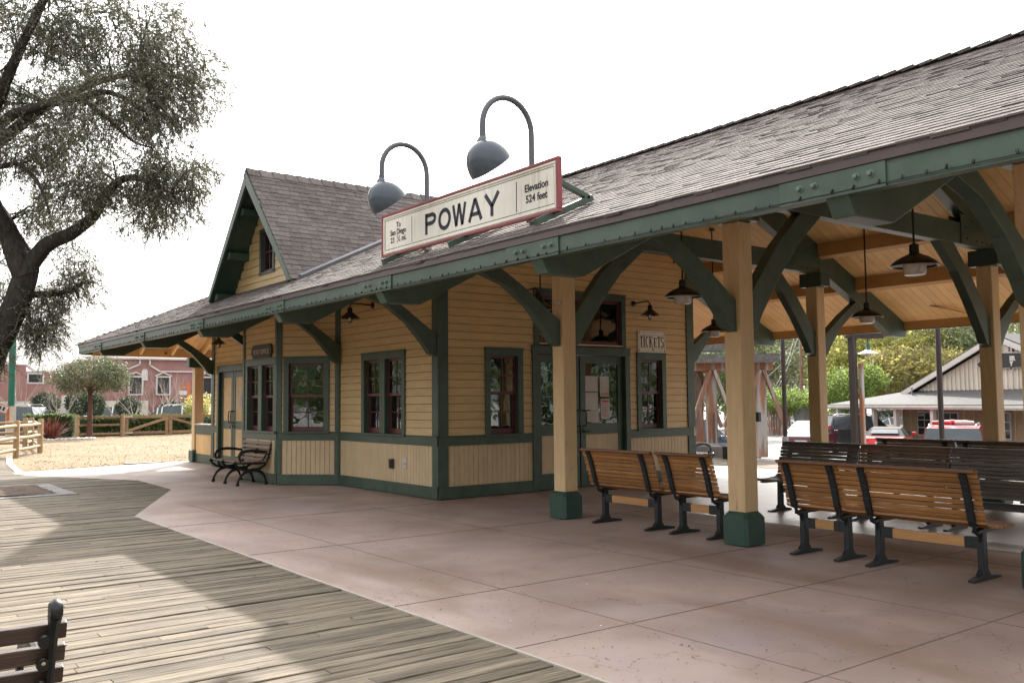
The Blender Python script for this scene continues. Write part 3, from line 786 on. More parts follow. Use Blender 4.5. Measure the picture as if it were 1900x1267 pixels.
stext('To', -2.545, 3.452, .085); stext('San Diego', -2.535, 3.372, .088, .98); stext('23', -2.41, 3.287, .088); stext('mi.', -2.665, 3.287, .088)
stext('3', -2.515, 3.312, .045, 1, .001); stext('4', -2.57, 3.268, .045, 1, .001)
mb = MB(); stroke(mb, [(2.505, 3.25), (2.575, 3.325)], .006, X_); atsign(mb.build('lettering', M_['navy'], sign))
stext('Elevation', -5.035, 3.402, .098, .97, .0018); stext('524 feet', -5.035, 3.30, .098, .97, .0018)
for y in (-5.24, -3.86, -2.5):
    mb = MB(); mb.beam((-2.33, y, rz(-2.33) + .045), (-1.66, y, rz(-1.66) + .045), .05, .06)
    mb.beam((-2.07, y, 3.42), (-1.70, y, rz(-1.70) + .06), .045, .05, up=(0, 1, 0)); mb.beam((-2.075, y, 3.14), (-2.075, y, 3.56), .045, .045)
    atsign(mb.build('stand', M_['green'], sign, bevel=.003))

# gooseneck lamps over the sign
def gooseneck(y, label):
    L = thing('gooseneck_lamp', label, 'lamp', (-2.07, y, rz(-2.07)), group='gooseneck lamps over the station sign')
    at = lambda o: setattr(o, 'location', V(o.location) - L.location)
    mb = MB(); pts = [(-2.07, y, rz(-2.07) - .01), (-2.07, y, 3.6), (-2.07, y, 3.92)]
    pts += [(-2.35 + .28 * math.cos(R(a)), y, 3.93 + .295 * math.sin(R(a))) for a in range(10, 180, 10)] + [(-2.63, y, 3.92), (-2.63, y, 3.79)]
    mb.tube(pts, .0285, 14); mb.lathe([(.033, 0), (.033, .03)], (-2.63, y, 3.815), n=12)
    at(mb.build('pole', M_['polegrey'], L, smooth='auto'))
    mb = MB(); mb.lathe([(.0, .06), (.03, .055), (.042, .04), (.058, .012), (.062, 0), (.0, 0)], (-2.63, y, 3.765), n=18); at(mb.build('cap', M_['polegrey'], L, smooth='auto'))
    mb = MB(); ax = V((.628, 0, -.778)); ap = V((-2.70, y, 3.755))
    pr = [(.207 * math.sin(math.acos(max(0, 1 - t * 1.02)) ) ** .92, t * .255) for t in [(i / 16) ** 1.5 for i in range(17)]]
    mb.lathe(pr + [(.212, .257), (.2, .25)] + [(r * .96, z + .006) for r, z in reversed(pr[:-1])], ap, ax, 28)
    at(mb.build('shade', M_['bluegrey'], L, smooth='auto'))
    mb = MB(); mb.box(-2.11, -2.03, y - .04, y + .04, rz(-2.07) + .01, rz(-2.07) + .035);  at(mb.build('foot_plate', M_['steel'], L))
gooseneck(-4.87, 'blue grey gooseneck lamp over the elevation end of the station sign'); gooseneck(-3.02, 'blue grey gooseneck lamp over the San Diego end of the station sign')

# string of small lights clipped along the fascia
mb = MB(); y = -10.9; pts = []
while y < 11.6:
    pts.append((EX - .007, y, 2.657 - .003 * (int(y * 10) % 2))); y += .1
mb.tube(pts, .0038, 5)
y = -10.9
while y < 11.6:
    mb.lathe([(0, -.02), (.007, -.016), (.008, -.004), (.006, .008), (0, .01)], (EX - .014, y, 2.66 + random.uniform(-.004, .004)), (random.uniform(-.5, .2), random.uniform(-.4, .4), -1), 6); y += random.choice((.11, .14, .16, .22))
tag(mb.build('string_light', M_['lampblack']), 'thin dark string of tiny lights clipped along the green eave board', 'string lights')

# ------------------------------------------------------------------ wall lamps and pendants
def walllamp(k, u, z, arm, label, rz_=None):
    fr = FR[k][0]; p = fr((u, .02, z)); L = thing('wall_lamp', label, 'lamp', p, group='barn lamps on the depot walls')
    f = lambda q: fr((u + q[0], .02 + q[1], z + q[2])) - p
    mb = MB(); mb.fr = f; n_ = f((0, 1, 0)) - f((0, 0, 0))
    b2 = MB(); b2.lathe([(0, .02), (.035, .02), (.055, .008), (.055, 0)], (0, 0, 0), n_, 16); b2.build('wall_plate', M_['lampblack'], L, smooth='auto')
    mb.tube([(0, 0, 0), (0, arm * .7, .015), (0, arm * .9, .01), (0, arm, -.03), (0, arm, -.1)], .012, 8); mb.build('arm', M_['lampblack'], L, smooth=True)
    c = f((0, arm, -.1)); mb = MB()
    mb.lathe([(0, .04), (.035, .04), (.042, .02), (.042, -.03), (.05, -.035), (.165, -.13), (.165, -.135), (.05, -.045), (0, -.045)], c, n=24); mb.build('shade', M_['lampblack'], L, smooth='auto')
    mb = MB(); mb.lathe([(.04, -.09), (.044, -.15), (.04, -.18), (.025, -.2), (0, -.205)], c, n=14); mb.build('globe', M_['lglass'], L, smooth=True)
    mb = MB(); mb.lathe([(.02, -.06), (.026, -.12), (.018, -.15), (0, -.155)], c, n=10); mb.build('bulb', M_['lampwhite'], L, smooth=True)
    mb = MB()
    for a in range(4):
        t = R(45 * a * 2); d = V((math.cos(t), math.sin(t), 0)); mb.tube([c + d * .05 + V((0, 0, -.09)), c + d * .052 + V((0, 0, -.16)), c + d * .03 + V((0, 0, -.205)), c + V((0, 0, -.22))], .003, 4)
    mb.build('cage', M_['lampblack'], L)
walllamp('front', 2.0, 3.06, .42, 'black cone wall lamp above the double window of the long front wall')
walllamp('frontfar', 1.72, 2.98, .42, 'black cone wall lamp above the green and cream double doors beyond the bay')
walllamp('gable', 4.06, 3.14, .40, 'black cone wall lamp above the TICKETS sign')
walllamp('gable', 1.60, 3.2, .36, 'black cone wall lamp left of the transom window, half hidden by the post brace')
def pendant(x, y, z, label):
    L = thing('pendant_lamp', label, 'lamp', (x, y, z), group='pendant lamps under the shelter roof')
    mb = MB(); top = rz(x) - .14 - z
    mb.tube([(0, 0, .2), (0, 0, top)], .011, 8); mb.lathe([(.05, top), (.05, top - .02), (.02, top - .03)], n=12); mb.build('rod', M_['lampblack'], L, smooth='auto')
    mb = MB(); mb.lathe([(0, .215), (.03, .215), (.043, .205), (.045, .125), (.06, .115), (.13, .085), (.19, .045), (.218, .012), (.225, 0), (.22, 0), (.185, .038), (.12, .075), (.0, .09)], n=32); mb.build('shade', M_['lampblack'], L, smooth='auto')
    mb = MB(); mb.lathe([(.219, .004), (.184, .036), (.12, .07), (.0, .085)], n=32); mb.build('reflector', M_['lampwhite'], L, smooth=True)
    mb = MB(); prf = [(.105, .05), (.105, .0), (.1, -.06), (.092, -.082), (.06, -.088), (0, -.088)]
    mb.lathe(prf, n=40); mb.build('glass', M_['refractor'], L, smooth='auto')
pendant(.95, -1.25, 2.75, 'black pendant lamp nearest the TICKETS wall, mostly hidden behind a post')
pendant(.95, -3.98, 2.68, 'black pendant lamp hanging between the two nearest posts beside the TICKETS wall')
pendant(.95, -6.9, 2.69, 'large black pendant lamp hanging nearest the viewer, right of the second post')
pendant(4.62, -1.35, 2.58, 'small black pendant lamp far back beside the depot end, partly behind a post brace')
pendant(4.62, -4.16, 2.60, 'black pendant lamp on a long rod between the two far posts')

# ------------------------------------------------------------------ TICKETS sign, plaque, notices, boxes
fr = FR['gable'][0]
tk = thing('tickets_sign', 'cream wooden sign with black Victorian lettering TICKETS above a small window', 'sign', (4.48, 0, 2.48))
def rel(o, t): o.location = V(o.location) - t.location; return o
mb = MB(); mb.fr = fr; mb.box(4.14, 4.83, .02, .045, 2.285, 2.675); rel(mb.build('panel', M_['cream'], tk, bevel=.004), tk)
mb = MB(); mb.fr = fr
for a in ((4.165, 4.805, 2.315, 2.319), (4.165, 4.805, 2.641, 2.645), (4.165, 4.169, 2.319, 2.641), (4.801, 4.805, 2.319, 2.641), (4.18, 4.79, 2.36, 2.364), (4.18, 4.79, 2.596, 2.60)): mb.box(a[0], a[1], .045, .047, a[2], a[3])
for cx_ in (4.168, 4.802):
    for cz in (2.318, 2.642): mb.box(cx_ - .012, cx_ + .012, .045, .0475, cz - .012, cz + .012)
def st2(pts, w):
    for (a, b) in zip(pts, pts[1:]):
        A = V((a[0], .045, a[1])); Bv = V((b[0], .045, b[1])); d = Bv - A
        if d.length < 1e-6: continue
        d.normalize(); n = V((-d.z, 0, d.x)) * w / 2; t = V((0, .003, 0))
        mb.hexa([A - n, A + n, Bv + n, Bv - n], [A - n + t, A + n + t, Bv + n + t, Bv - n + t])
b_, t_ = 2.385, 2.575; W, w_ = .024, .009
def serif(x, z, h=.022): st2([(x - h, z), (x + h, z)], .01)
st2([(4.215, b_), (4.215, t_)], W); st2([(4.185, t_ - .004), (4.25, t_ - .004)], .011); st2([(4.187, t_ - .03), (4.187, t_)], w_); st2([(4.247, t_ - .03), (4.247, t_)], w_); serif(4.215, b_)
st2([(4.285, b_), (4.285, t_)], W); serif(4.285, b_); serif(4.285, t_)
def el(cx, cz, rx, rz_, a0, a1, n=14): return [(cx + rx * math.cos(R(a0 + (a1 - a0) * i / n)), cz + rz_ * math.sin(R(a0 + (a1 - a0) * i / n))) for i in range(n + 1)]
st2(el(4.362, 2.48, .033, .088, 55, 305), .018)
st2([(4.43, b_), (4.43, t_)], W); serif(4.43, b_); serif(4.43, t_)
st2([(4.443, 2.47), (4.478, t_), (4.50, t_ - .005), (4.502, t_ - .03)], w_); st2([(4.452, 2.49), (4.482, 2.42), (4.487, 2.36), (4.505, 2.335), (4.53, 2.345)], .016)
st2([(4.545, b_), (4.545, t_ - .02)], W); st2([(4.545, b_ + .005), (4.60, b_ + .005), (4.602, b_ + .03)], w_); st2([(4.545, t_ - .025), (4.595, t_ - .025), (4.597, t_ - .05)], w_); st2([(4.545, 2.475), (4.585, 2.475)], w_)
st2([(4.66, b_), (4.66, t_)], W); st2([(4.628, t_ - .004), (4.695, t_ - .004)], .011); st2([(4.63, t_ - .03), (4.63, t_)], w_); st2([(4.692, t_ - .03), (4.692, t_)], w_); serif(4.66, b_)
st2(el(4.745, 2.53, .03, .04, 20, 270, 12) + el(4.745, 2.435, .03, .048, 90, -160, 12), .017)
rel(mb.build('lettering', M_['black'], tk), tk)

frb = FR['bayfront'][0]
pq = thing('post_office_plaque', 'small dark brown carved plaque with pale lettering over the bay window', 'sign', tuple(frb((.67, .03, 2.41))))
mb = MB(); mb.fr = frb
c0, c1, h0, h1 = .2, 1.16, 2.285, 2.53
outl = [(c0 + .06, h0), (c1 - .06, h0), (c1 - .05, h0 + .04), (c1, h0 + .06), (c1, h1 - .06), (c1 - .05, h1 - .04), (c1 - .06, h1), (c0 + .06, h1), (c0 + .05, h1 - .04), (c0, h1 - .06), (c0, h0 + .06), (c0 + .05, h0 + .04)]
mb.prism([(a, .03, b) for a, b in outl], (0, .03, 0)); rel(mb.build('panel', M_['plaqueb'], pq, bevel=.006), pq)
def ptext(b, u, z, s, sx=1): 
    p = frb((u, .0615, z)) - pq.location
    text(b, s, M_['plaquet'], pq, rotmat((0, -1, 0), (0, 0, 1), (-1, 0, 0), p), sx=sx, bold=.002)
ptext('POST·OFFICE', .68, 2.395, .115, 1.1)

def flat(name, k, u0, u1, z0, z1, w, m, label, cat, lines=0, lm='greytext', head=None, group=None):
    fr = FR[k][0]; p = fr(((u0 + u1) / 2, w, z0)); t = thing(name, label, cat, tuple(p), group=group)
    mb = MB(); mb.fr = fr; mb.box(u0, u1, w, w + .002, z0, z1); rel(mb.build('sheet', M_[m], t), t)
    mb = MB(); mb.fr = fr; h = (z1 - z0)
    for i in range(lines):
        z = z1 - h * (.16 + .74 * (i + .5) / lines); e = random.uniform(.12, .35)
        mb.box(u0 + (u1 - u0) * .12, u1 - (u1 - u0) * e, w + .002, w + .003, z - h * .012, z + h * .012)
    if head: mb.box(u0 + (u1 - u0) * .1, u1 - (u1 - u0) * .1, w + .002, w + .003, z1 - h * .14, z1 - h * .06)
    if mb.v: rel(mb.build('printed_line', M_[head or lm], t), t)
    return t
wg = -.046
flat('paper_notice', 'gable', 2.955, 3.235, 1.60, 1.86, wg, 'paper', 'blank grey sheet taped upper left on the glass of the ticket hall door', 'notice', group='notices taped to the ticket hall door')
flat('paper_notice', 'gable', 2.955, 3.235, 1.29, 1.58, wg, 'paper', 'blank grey sheet taped just below the topmost left sheet on the door glass', 'notice', group='notices taped to the ticket hall door')
flat('paper_notice', 'gable', 2.985, 3.245, 1.09, 1.27, wg, 'paper', 'small landscape sheet with grey print low on the door glass', 'notice', 4, group='notices taped to the ticket hall door')
cl = flat('paper_notice', 'gable', 3.29, 3.50, 1.51, 1.86, wg, 'paper', 'tall sheet with red closed lettering on the door glass', 'notice', group='notices taped to the ticket hall door')
p = FR['gable'][0]((3.395, wg + .0025, 1.55)) - cl.location
text('CLOSED', .05, M_['redtext'], cl, rotmat((1, 0, 0), (0, 0, 1), (0, -1, 0), p), sx=.95)
flat('paper_notice', 'gable', 3.30, 3.51, 1.13, 1.47, wg, 'paper', 'tall sheet with a dark red heading and grey print on the door glass', 'notice', 7, head='redtext', group='notices taped to the ticket hall door')
flat('paper_notice', 'gable', 2.985, 3.16, 1.00, 1.04, wg, 'paper', 'narrow white sticker at the bottom of the ticket hall door glass', 'notice')
flat('paper_notice', 'frontfar', 1.53, 1.70, 1.35, 1.62, -.03, 'paper', 'white sheet with red print on the far cream and green door', 'notice', 5, 'redtext')
flat('blue_poster', 'bayside', .50, .72, 1.82, 2.13, -.13, 'blueposter', 'plain blue poster hanging inside the bay window', 'poster')
sp = thing('shade_cloth', 'tan paper bag shape standing inside the bay window sill', 'paper bag', tuple(FR['bayside'][0]((.5, -.2, .95))))
mb = MB(); mb.fr = FR['bayside'][0]; mb.hexa([(.36, -.3, .97), (.62, -.3, .97), (.60, -.16, .97), (.38, -.16, .97)], [(.33, -.3, 1.62), (.60, -.3, 1.60), (.6, -.18, 1.56), (.36, -.18, 1.58)]); rel(mb.build('bag', M_['hair'], sp), sp)
sp.name = 'paper_bag'
def smallbox(k, u, z, label, cat, m, sz, name):
    fr = FR[k][0]; p = fr((u, .014, z)); t = thing(name, label, cat, tuple(p)); w, h, d = sz
    mb = MB(); mb.fr = fr; mb.box(u - w / 2, u + w / 2, .012, .012 + d, z - h / 2, z + h / 2); rel(mb.build('cover', M_[m], t, bevel=.004), t)
    return t
ob = smallbox('front', 1.34, .475, 'bronze outlet box with black flap on the cream boards under the double window', 'outlet', 'outlet', (.10, .15, .05), 'outlet_box')
mb = MB(); mb.fr = FR['front'][0]; mb.box(1.295, 1.37, .062, .075, .41, .54); rel(mb.build('flap', M_['lampblack'], ob, bevel=.004), ob)
cp = smallbox('front', .965, .50, 'white metal cover plate with a lock on the cream boards near the corner', 'cover plate', 'white', (.125, .165, .014), 'cover_plate')
mb = MB(); mb.fr = FR['front'][0]; mb.lathe([(0, .01), (.01, .008), (.01, 0)], (.93, .026, .49), (0, 1, 0), 8); rel(mb.build('lock', M_['lampblack'], cp), cp)
sc = thing('security_camera', 'tiny white security camera on the cream post nearest the building', 'camera', (.11, -2.86, 2.66))
mb = MB(); mb.box(-.105, -.09, .03, .07, -.04, .02); mb.tube([(-.1, .05, -.01), (-.14, .05, -.01)], .008, 6); mb.build('mount', M_['white'], sc)
mb = MB(); mb.lathe([(0, 0), (.022, 0), (.022, .06), (.016, .07), (0, .07)], (-.14, .07, -.005), (-.3, -.95, .1), 12); mb.build('camera_body', M_['white'], sc, smooth='auto')

# ------------------------------------------------------------------ slatted benches in the shelter
BK = [(.165, .435), (.115, .455), (.085, .50), (.066, .56), (.05, .62), (.034, .68), (.016, .74), (-.004, .80), (-.026, .85), (-.045, .885)]
def resample(pts, n):
    L = [0]
    for a, b in zip(pts, pts[1:]): L.append(L[-1] + math.hypot(b[0] - a[0], b[1] - a[1]))
    out = []
    for i in range(n):
        t = L[-1] * i / (n - 1); k = max(j for j in range(len(L) - 1) if L[j] <= t + 1e-9); f = (t - L[k]) / (L[k + 1] - L[k])
        a, b = pts[k], pts[k + 1]; out.append(((a[0] + (b[0] - a[0]) * f, a[1] + (b[1] - a[1]) * f), ((b[0] - a[0]), (b[1] - a[1]))))
    return out
def slat_bench(L, sup, wood, top, label, loc, rz_, group):
    t = thing('slat_bench', label, 'bench', loc, rz_, group); t.scale = (1, 1, .965)
    mb = MB(); rs = resample(BK, 12)
    for (p, d) in rs[:-1]:
        dl = math.hypot(*d); d = V((d[0] / dl, 0, d[1] / dl)); n = V((d.z, 0, -d.x)); c = V((p[0], 0, p[1])) + d * .021 + n * .012; j = random.uniform(-.006, .006); sag = random.uniform(-.002, .002)
        A = [c - d * .0195 - n * .011, c + d * .0195 - n * .011, c + d * .0195 + n * .011, c - d * .0195 + n * .011]
        mb.hexa([a + V((0, j, sag)) for a in A], [a + V((0, L + j, -sag)) for a in A])
    mb.build('backrest', M_[wood], t, bevel=.005)
    mb = MB(); mb.box(-.075, -.012, -.004, L + .004, .886, .916); mb.build('top_rail', M_[top], t, bevel=.012)
    mb = MB()
    for i in range(9):
        x = .185 + i * .046; z = .428 - .012 * math.sin(math.pi * i / 8) + (.0 if i < 8 else -.012); j = random.uniform(-.005, .005)
        mb.box(x, x + .034, j, L + j, z, z + .024)
    mb.build('seat', M_[wood], t, bevel=.006)
    for y in sup:
        g = MB(); q = .029
        g.prism([(.02, y - .026, 0), (.47, y - .026, 0), (.47, y - .026, .022), (.30, y - .026, .045), (.262, y - .026, .09), (.255, y - .026, .40), (.19, y - .026, .40), (.188, y - .026, .09), (.15, y - .026, .045), (.02, y - .026, .022)], (0, .052, 0))
        g.prism([(.12, y - q, .385), (.60, y - q, .395), (.60, y - q, .415), (.255, y - q, .428), (.12, y - q, .41)], (0, 2 * q, 0))
        out = [(p[0] - .014, p[1] - .012) for p in BK]; inn = [(p[0] + .012, p[1]) for p in BK]
        pr = [(.24, .39), (.14, .40)] + out[1:] + [(-.075, .885), (-.06, .90)] + list(reversed(inn[1:])) + [(.15, .428), (.24, .42)]
        for (a, b) in zip(range(1, len(BK)), range(2, len(BK))):
            A = [(out[a][0] - .012, y - q, out[a][1]), (out[a][0] - .012, y + q, out[a][1]), (inn[a][0] - .008, y + q, inn[a][1]), (inn[a][0] - .008, y - q, inn[a][1])]
            B_ = [(out[b][0] - .012, y - q, out[b][1]), (out[b][0] - .012, y + q, out[b][1]), (inn[b][0] - .008, y + q, inn[b][1]), (inn[b][0] - .008, y - q, inn[b][1])]
            g.hexa(A, B_)
        g.tube([(.10, y, .45), (.11, y, .41), (.14, y, .385), (.19, y, .37)], .016, 8)
        g.tube([(.165, y, .405), (.178, y, .35), (.195, y, .31)], .012, 8)
        g.build('leg', M_['iron'], t, bevel=.004)
    a, b = sup[0], sup[-1]
    mb = MB(); mb.box(.205, .235, a + .10, b - .10, .255, .34); mb.build('stretcher', M_[wood] if wood != 'slat' else M_['ochre2'], t, bevel=.003)
    for y0_, y1_ in ((a + .02, a + .13), (b - .13, b - .02)):
        mb = MB(); mb.box(.196, .244, y0_, y1_, .25, .345)
        for zz in (.275, .32): mb.lathe([(0, .01), (.008, .008), (.008, 0)], (.196, (y0_ + y1_) / 2, zz), (-1, 0, 0), 6)
        mb.build('bracket', M_['iron'], t, bevel=.003)
    return t
M_['ochre2'] = mat('stretcher_wood', (.47, .25, .10), (.40, .20, .075), scale=7, stretch=(8, .8, 8), rough=.5, rnd=.1)
GB = 'slatted benches facing away under the shelter'
slat_bench(1.14, (.16, 1.02), 'slat', 'slattop', 'honey brown slatted bench with dark legs, standing beside the post nearest the depot', (0, -4.36, 0), 0, GB)
slat_bench(.76, (.10, .62), 'slat', 'slattop', 'short honey brown slatted bench half behind the second post', (.02, -5.17, 0), 0, GB)
slat_bench(.63, (.08, .54), 'slat', 'slattop', 'short honey brown slatted bench right of the second post, joined to a long one', (-.08, -6.70, 0), 0, GB)
slat_bench(1.21, (.10, .98), 'slat', 'slattop', 'long honey brown slatted bench at the right, nearest the viewer', (-.1, -7.92, 0), 0, GB)
G2 = 'grey benches facing the viewer under the shelter'
for i, (ya, yb, wd, lb) in enumerate(((-3.90, -5.03, 'gslat', 'dark charcoal slatted bench at the left end of the row facing the viewer'), (-5.05, -6.17, 'bslat', 'greyish brown slatted bench in the middle of the facing row behind the honey ones'), (-6.19, -7.32, 'gslat2', 'weathered grey slatted bench at the right end of the facing row'))):
    if wd == 'gslat2': M_['gslat2'] = mat('grey2_bench_wood', (.115, .105, .095), (.145, .132, .12), scale=9, stretch=(8, .8, 8), rough=.4, bump=.2, rnd=.25)
    slat_bench(abs(yb - ya), (.13, abs(yb - ya) - .13), wd, wd, lb, (2.9, ya, 0), math.pi, G2)
G3 = 'brown benches at the back of the shelter'
slat_bench(1.12, (.13, .99), 'bslat', 'bslat', 'brown bench at the back of the shelter, in line with the red convertible', (4.75, -5.30, 0), 0, G3)
slat_bench(1.12, (.13, .99), 'bslat', 'bslat', 'brown bench at the back of the shelter, beside the far right post', (4.75, -6.44, 0), 0, G3)

# ------------------------------------------------------------------ cast-iron park benches
def iron_bench(L, ys, wood, label, loc, rz_, arms=(0, -1), lseg=5):
    t = thing('iron_bench', label, 'bench', loc, rz_)
    back = [(-.12, .31), (-.03, .35), (.02, .45), (.045, .55), (.075, .66), (.10, .74), (.115, .79)]
    for i, y in enumerate(ys):
        g = MB(); r = .019
        tb = lambda pts, rr=r, fl=1.0: g.tube([(x, y, z) for x, z in pts], [q * 1.2 for q in rr] if isinstance(rr, list) else rr * 1.2, 8, flat=.62)
        tb([(-.53, .02), (-.515, .09), (-.47, .17), (-.40, .23), (-.30, .262), (-.24, .268), (-.17, .26), (-.09, .22), (-.035, .15), (-.012, .08), (0, .02)], [.02, .017, .019, .022, .026, .03, .026, .022, .019, .017, .02])
        tb([(-.56, .015), (-.50, .015)], [.016, .028]); tb([(-.03, .015), (.035, .015)], [.028, .016])
        tb([(-.58, .40), (-.55, .35), (-.47, .29), (-.36, .265), (-.24, .27)], .017)
        tb([(-.24, .27), (-.13, .285), (-.04, .34), (.012, .43), (.04, .54), (.072, .65), (.10, .74), (.118, .785)], [.022, .021, .02, .02, .02, .02, .022, .03])
        tb([(-.56, .405), (-.45, .395), (-.3, .385), (-.12, .38), (0, .40)], .016)
        g.lathe([(0, -.022), (.026, -.018), (.036, -.006), (.036, .006), (.026, .018), (0, .022)], (.122, y, .80), (0, 1, 0), 12)
        g.lathe([(0, -.026), (.03, -.016), (.03, .016), (0, .026)], (-.585, y, .405), (0, 1, 0), 10)
        if i in (0, len(ys) - 1):
            tb([(.045, .585), (-.03, .58), (-.15, .60), (-.28, .61), (-.39, .60), (-.465, .565), (-.50, .51), (-.49, .45), (-.455, .425), (-.43, .45), (-.45, .475)], [.016, .018, .021, .022, .022, .021, .02, .019, .018, .02, .016])
            tb([(.02, .56), (-.03, .50), (-.06, .44), (-.14, .41), (-.26, .405), (-.36, .405)], .013)
        for (bx, bz) in ((.085, .70), (.065, .625), (.045, .55), (.025, .475)): g.lathe([(0, -.01), (.021, -.01), (.021, .006), (0, .006)], (bx + .012, y + (.024 if i % 2 else -.024), bz), (1, 0, -.25), 12)
        g.build('end_frame', M_['biron'], t, smooth='auto')
    mb = MB()
    for k, (x, z) in enumerate(((.073, .725), (.055, .65), (.034, .575), (.013, .50), (-.012, .43))):
        d = V((.26, 0, .965)); n = V((.965, 0, -.26)); c = V((x - .014, 0, z)); h = .0275
        A = [c - d * h - n * .012, c + d * h - n * .012, c + d * h + n * .012, c - d * h + n * .012]
        mb.hexa([a + V((0, -.045, 0)) for a in A], [a + V((0, L + .045, 0)) for a in A])
    mb.build('backrest', M_[wood], t, bevel=.004)
    mb = MB()
    for k in range(6):
        x = -.56 + k * .088; mb.box(x, x + .066, -.045, L + .045, .405 - .004 * math.sin(math.pi * k / 5), .43 - .004 * math.sin(math.pi * k / 5))
    mb.build('seat', M_[wood], t, bevel=.005)
    g = MB()
    for y in ys:
        for (x, z) in ((.073, .725), (.055, .65), (.034, .575), (.013, .50)): g.lathe([(0, .004), (.0065, .003), (.0065, 0)], V((x + .027, y + (.024 if ys.index(y) % 2 else -.024), z - .02)), (1, 0, -.27), 8)
    g.build('bolt', M_['chrome'], t)
    return t
iron_bench(1.24, (0, .62, 1.24), 'teak', 'black cast iron bench with weathered wooden slats in front of the bay window', (-.90, 4.33, 0), 0)
iron_bench(1.5, (0, .75, 1.5), 'dteak', 'dark wooden slat bench with black iron end at the bottom left corner, seen from behind', (-8.15, -8.04, 0), -math.pi / 2)
iron_bench(1.3, (0, 1.3), 'teak', 'black iron bench arm showing past the depot corner behind the slatted benches', (5.72, 1.45, 0), math.pi)
# ------------------------------------------------------------------ ground, platform, deck
def poly_sheet(name, pts, z, m, t=0, k='structure'):
    mb = MB()
    if t: mb.prism([(x, y, z - t) for x, y in pts], (0, 0, t))
    else: mb.poly([(x, y, z) for x, y in pts])
    return kind(mb.build(name, m), k)
poly_sheet('ground', [(-400, -300), (500, -300), (500, 600), (-400, 600)], -1.2, M_['asphalt'])
poly_sheet('street', [(-120, 38.5), (22, 38.5), (40, 120), (-120, 120)], -.45, M_['asphalt'], .7)
# raised platform the depot stands on
NOT = [(-4.0, 1.08), (-2.5, 4.54), (-2.43, 6.86), (-4.0, 9.95)]
mb = MB()
mb.prism([(-4.0, -30, -1.25), (8.3, -30, -1.25), (8.3, 11.7, -1.25), (.55, 11.72, -1.25), (-4.0, 10.1, -1.25)] + [(x, y, -1.25) for x, y in reversed(NOT)], (0, 0, 1.25), 0)
for x in (-3.035, -1.2, .9):
    mb.box(x - .003, x + .003, -22, -.1 if x > -3 else 1.9, 0, .003, 1)
for y in (-12.7, -11.3, -9.9, -8.5, -7.06, -5.65, -2.85, -.3):
    mb.box(-3.99, 8.2 if y < -1 else -.1, y - .003, y + .003, 0, .0035, 1)
mb.box(-2.4, -.1, 1.95, 1.958, 0, .003, 1)
mb.box(-4.012, -3.99, -22, 1.06, -.05, .006, 2)
kind(mb.build('platform_pavement', [M_['patio'], M_['joint'], M_['concrete']]), 'structure')
mb = MB()
mb.poly([(1.6, -22, .004), (8.25, -22, .004), (8.25, -.12, .004), (5.7, -.12, .004), (1.6, -2.1, .004)])
kind(mb.build('stamped_paving', M_['brickpave']), 'structure')
mb = MB(); mb.prism([(-4.0, 10.06, -.6), (.6, 11.68, -.6), (8.3, 11.68, -.6), (8.3, 12.6, -.6), (.3, 12.2, -.6), (-4.0, 10.75, -.6)], (0, 0, .605)); kind(mb.build('concrete_path', M_['concrete']), 'structure')
# lawn
mb = MB(); nx, ny = 40, 40
def lz(x, y): return -.02 + .03 * noise.noise(V((x * .25, y * .25, 0))) + .012 * noise.noise(V((x * 1.3, y * 1.3, 3)))
xs = [-14 + i * 28 / nx for i in range(nx + 1)]
P_ = {}
for i, x in enumerate(xs):
    y0 = (10.7 + (x + 4) * .36) if x < .5 else 12.35
    y0 = 13.2 if x < -4 else y0
    for j in range(ny + 1):
        y = y0 + (38.5 - y0) * j / ny; P_[i, j] = (x, y, lz(x, y) - (.0 if j > 1 else .015))
for i in range(nx):
    for j in range(ny): mb.poly([P_[i, j], P_[i + 1, j], P_[i + 1, j + 1], P_[i, j + 1]])
kind(mb.build('lawn', M_['lawn'], smooth=True), 'structure')
mb = MB(); mb.prism([(-120, 10, -1.2), (14, 12, -1.2), (14, 38.5, -1.2), (-120, 38.5, -1.2)], (0, 0, 1.12)); kind(mb.build('earth', M_['lawn']), 'structure')
mb = MB(); mb.prism([(-4.0, 9.98, -.3), (-3.86, 10.0, -.3), (-3.52, 13.9, -.3), (-3.0, 17.6, -.3), (-2.4, 19.2, -.3), (-2.56, 19.25, -.3), (-3.15, 17.65, -.3), (-3.66, 13.9, -.3)], (0, 0, .315)); kind(mb.build('kerb', M_['concrete']), 'structure')
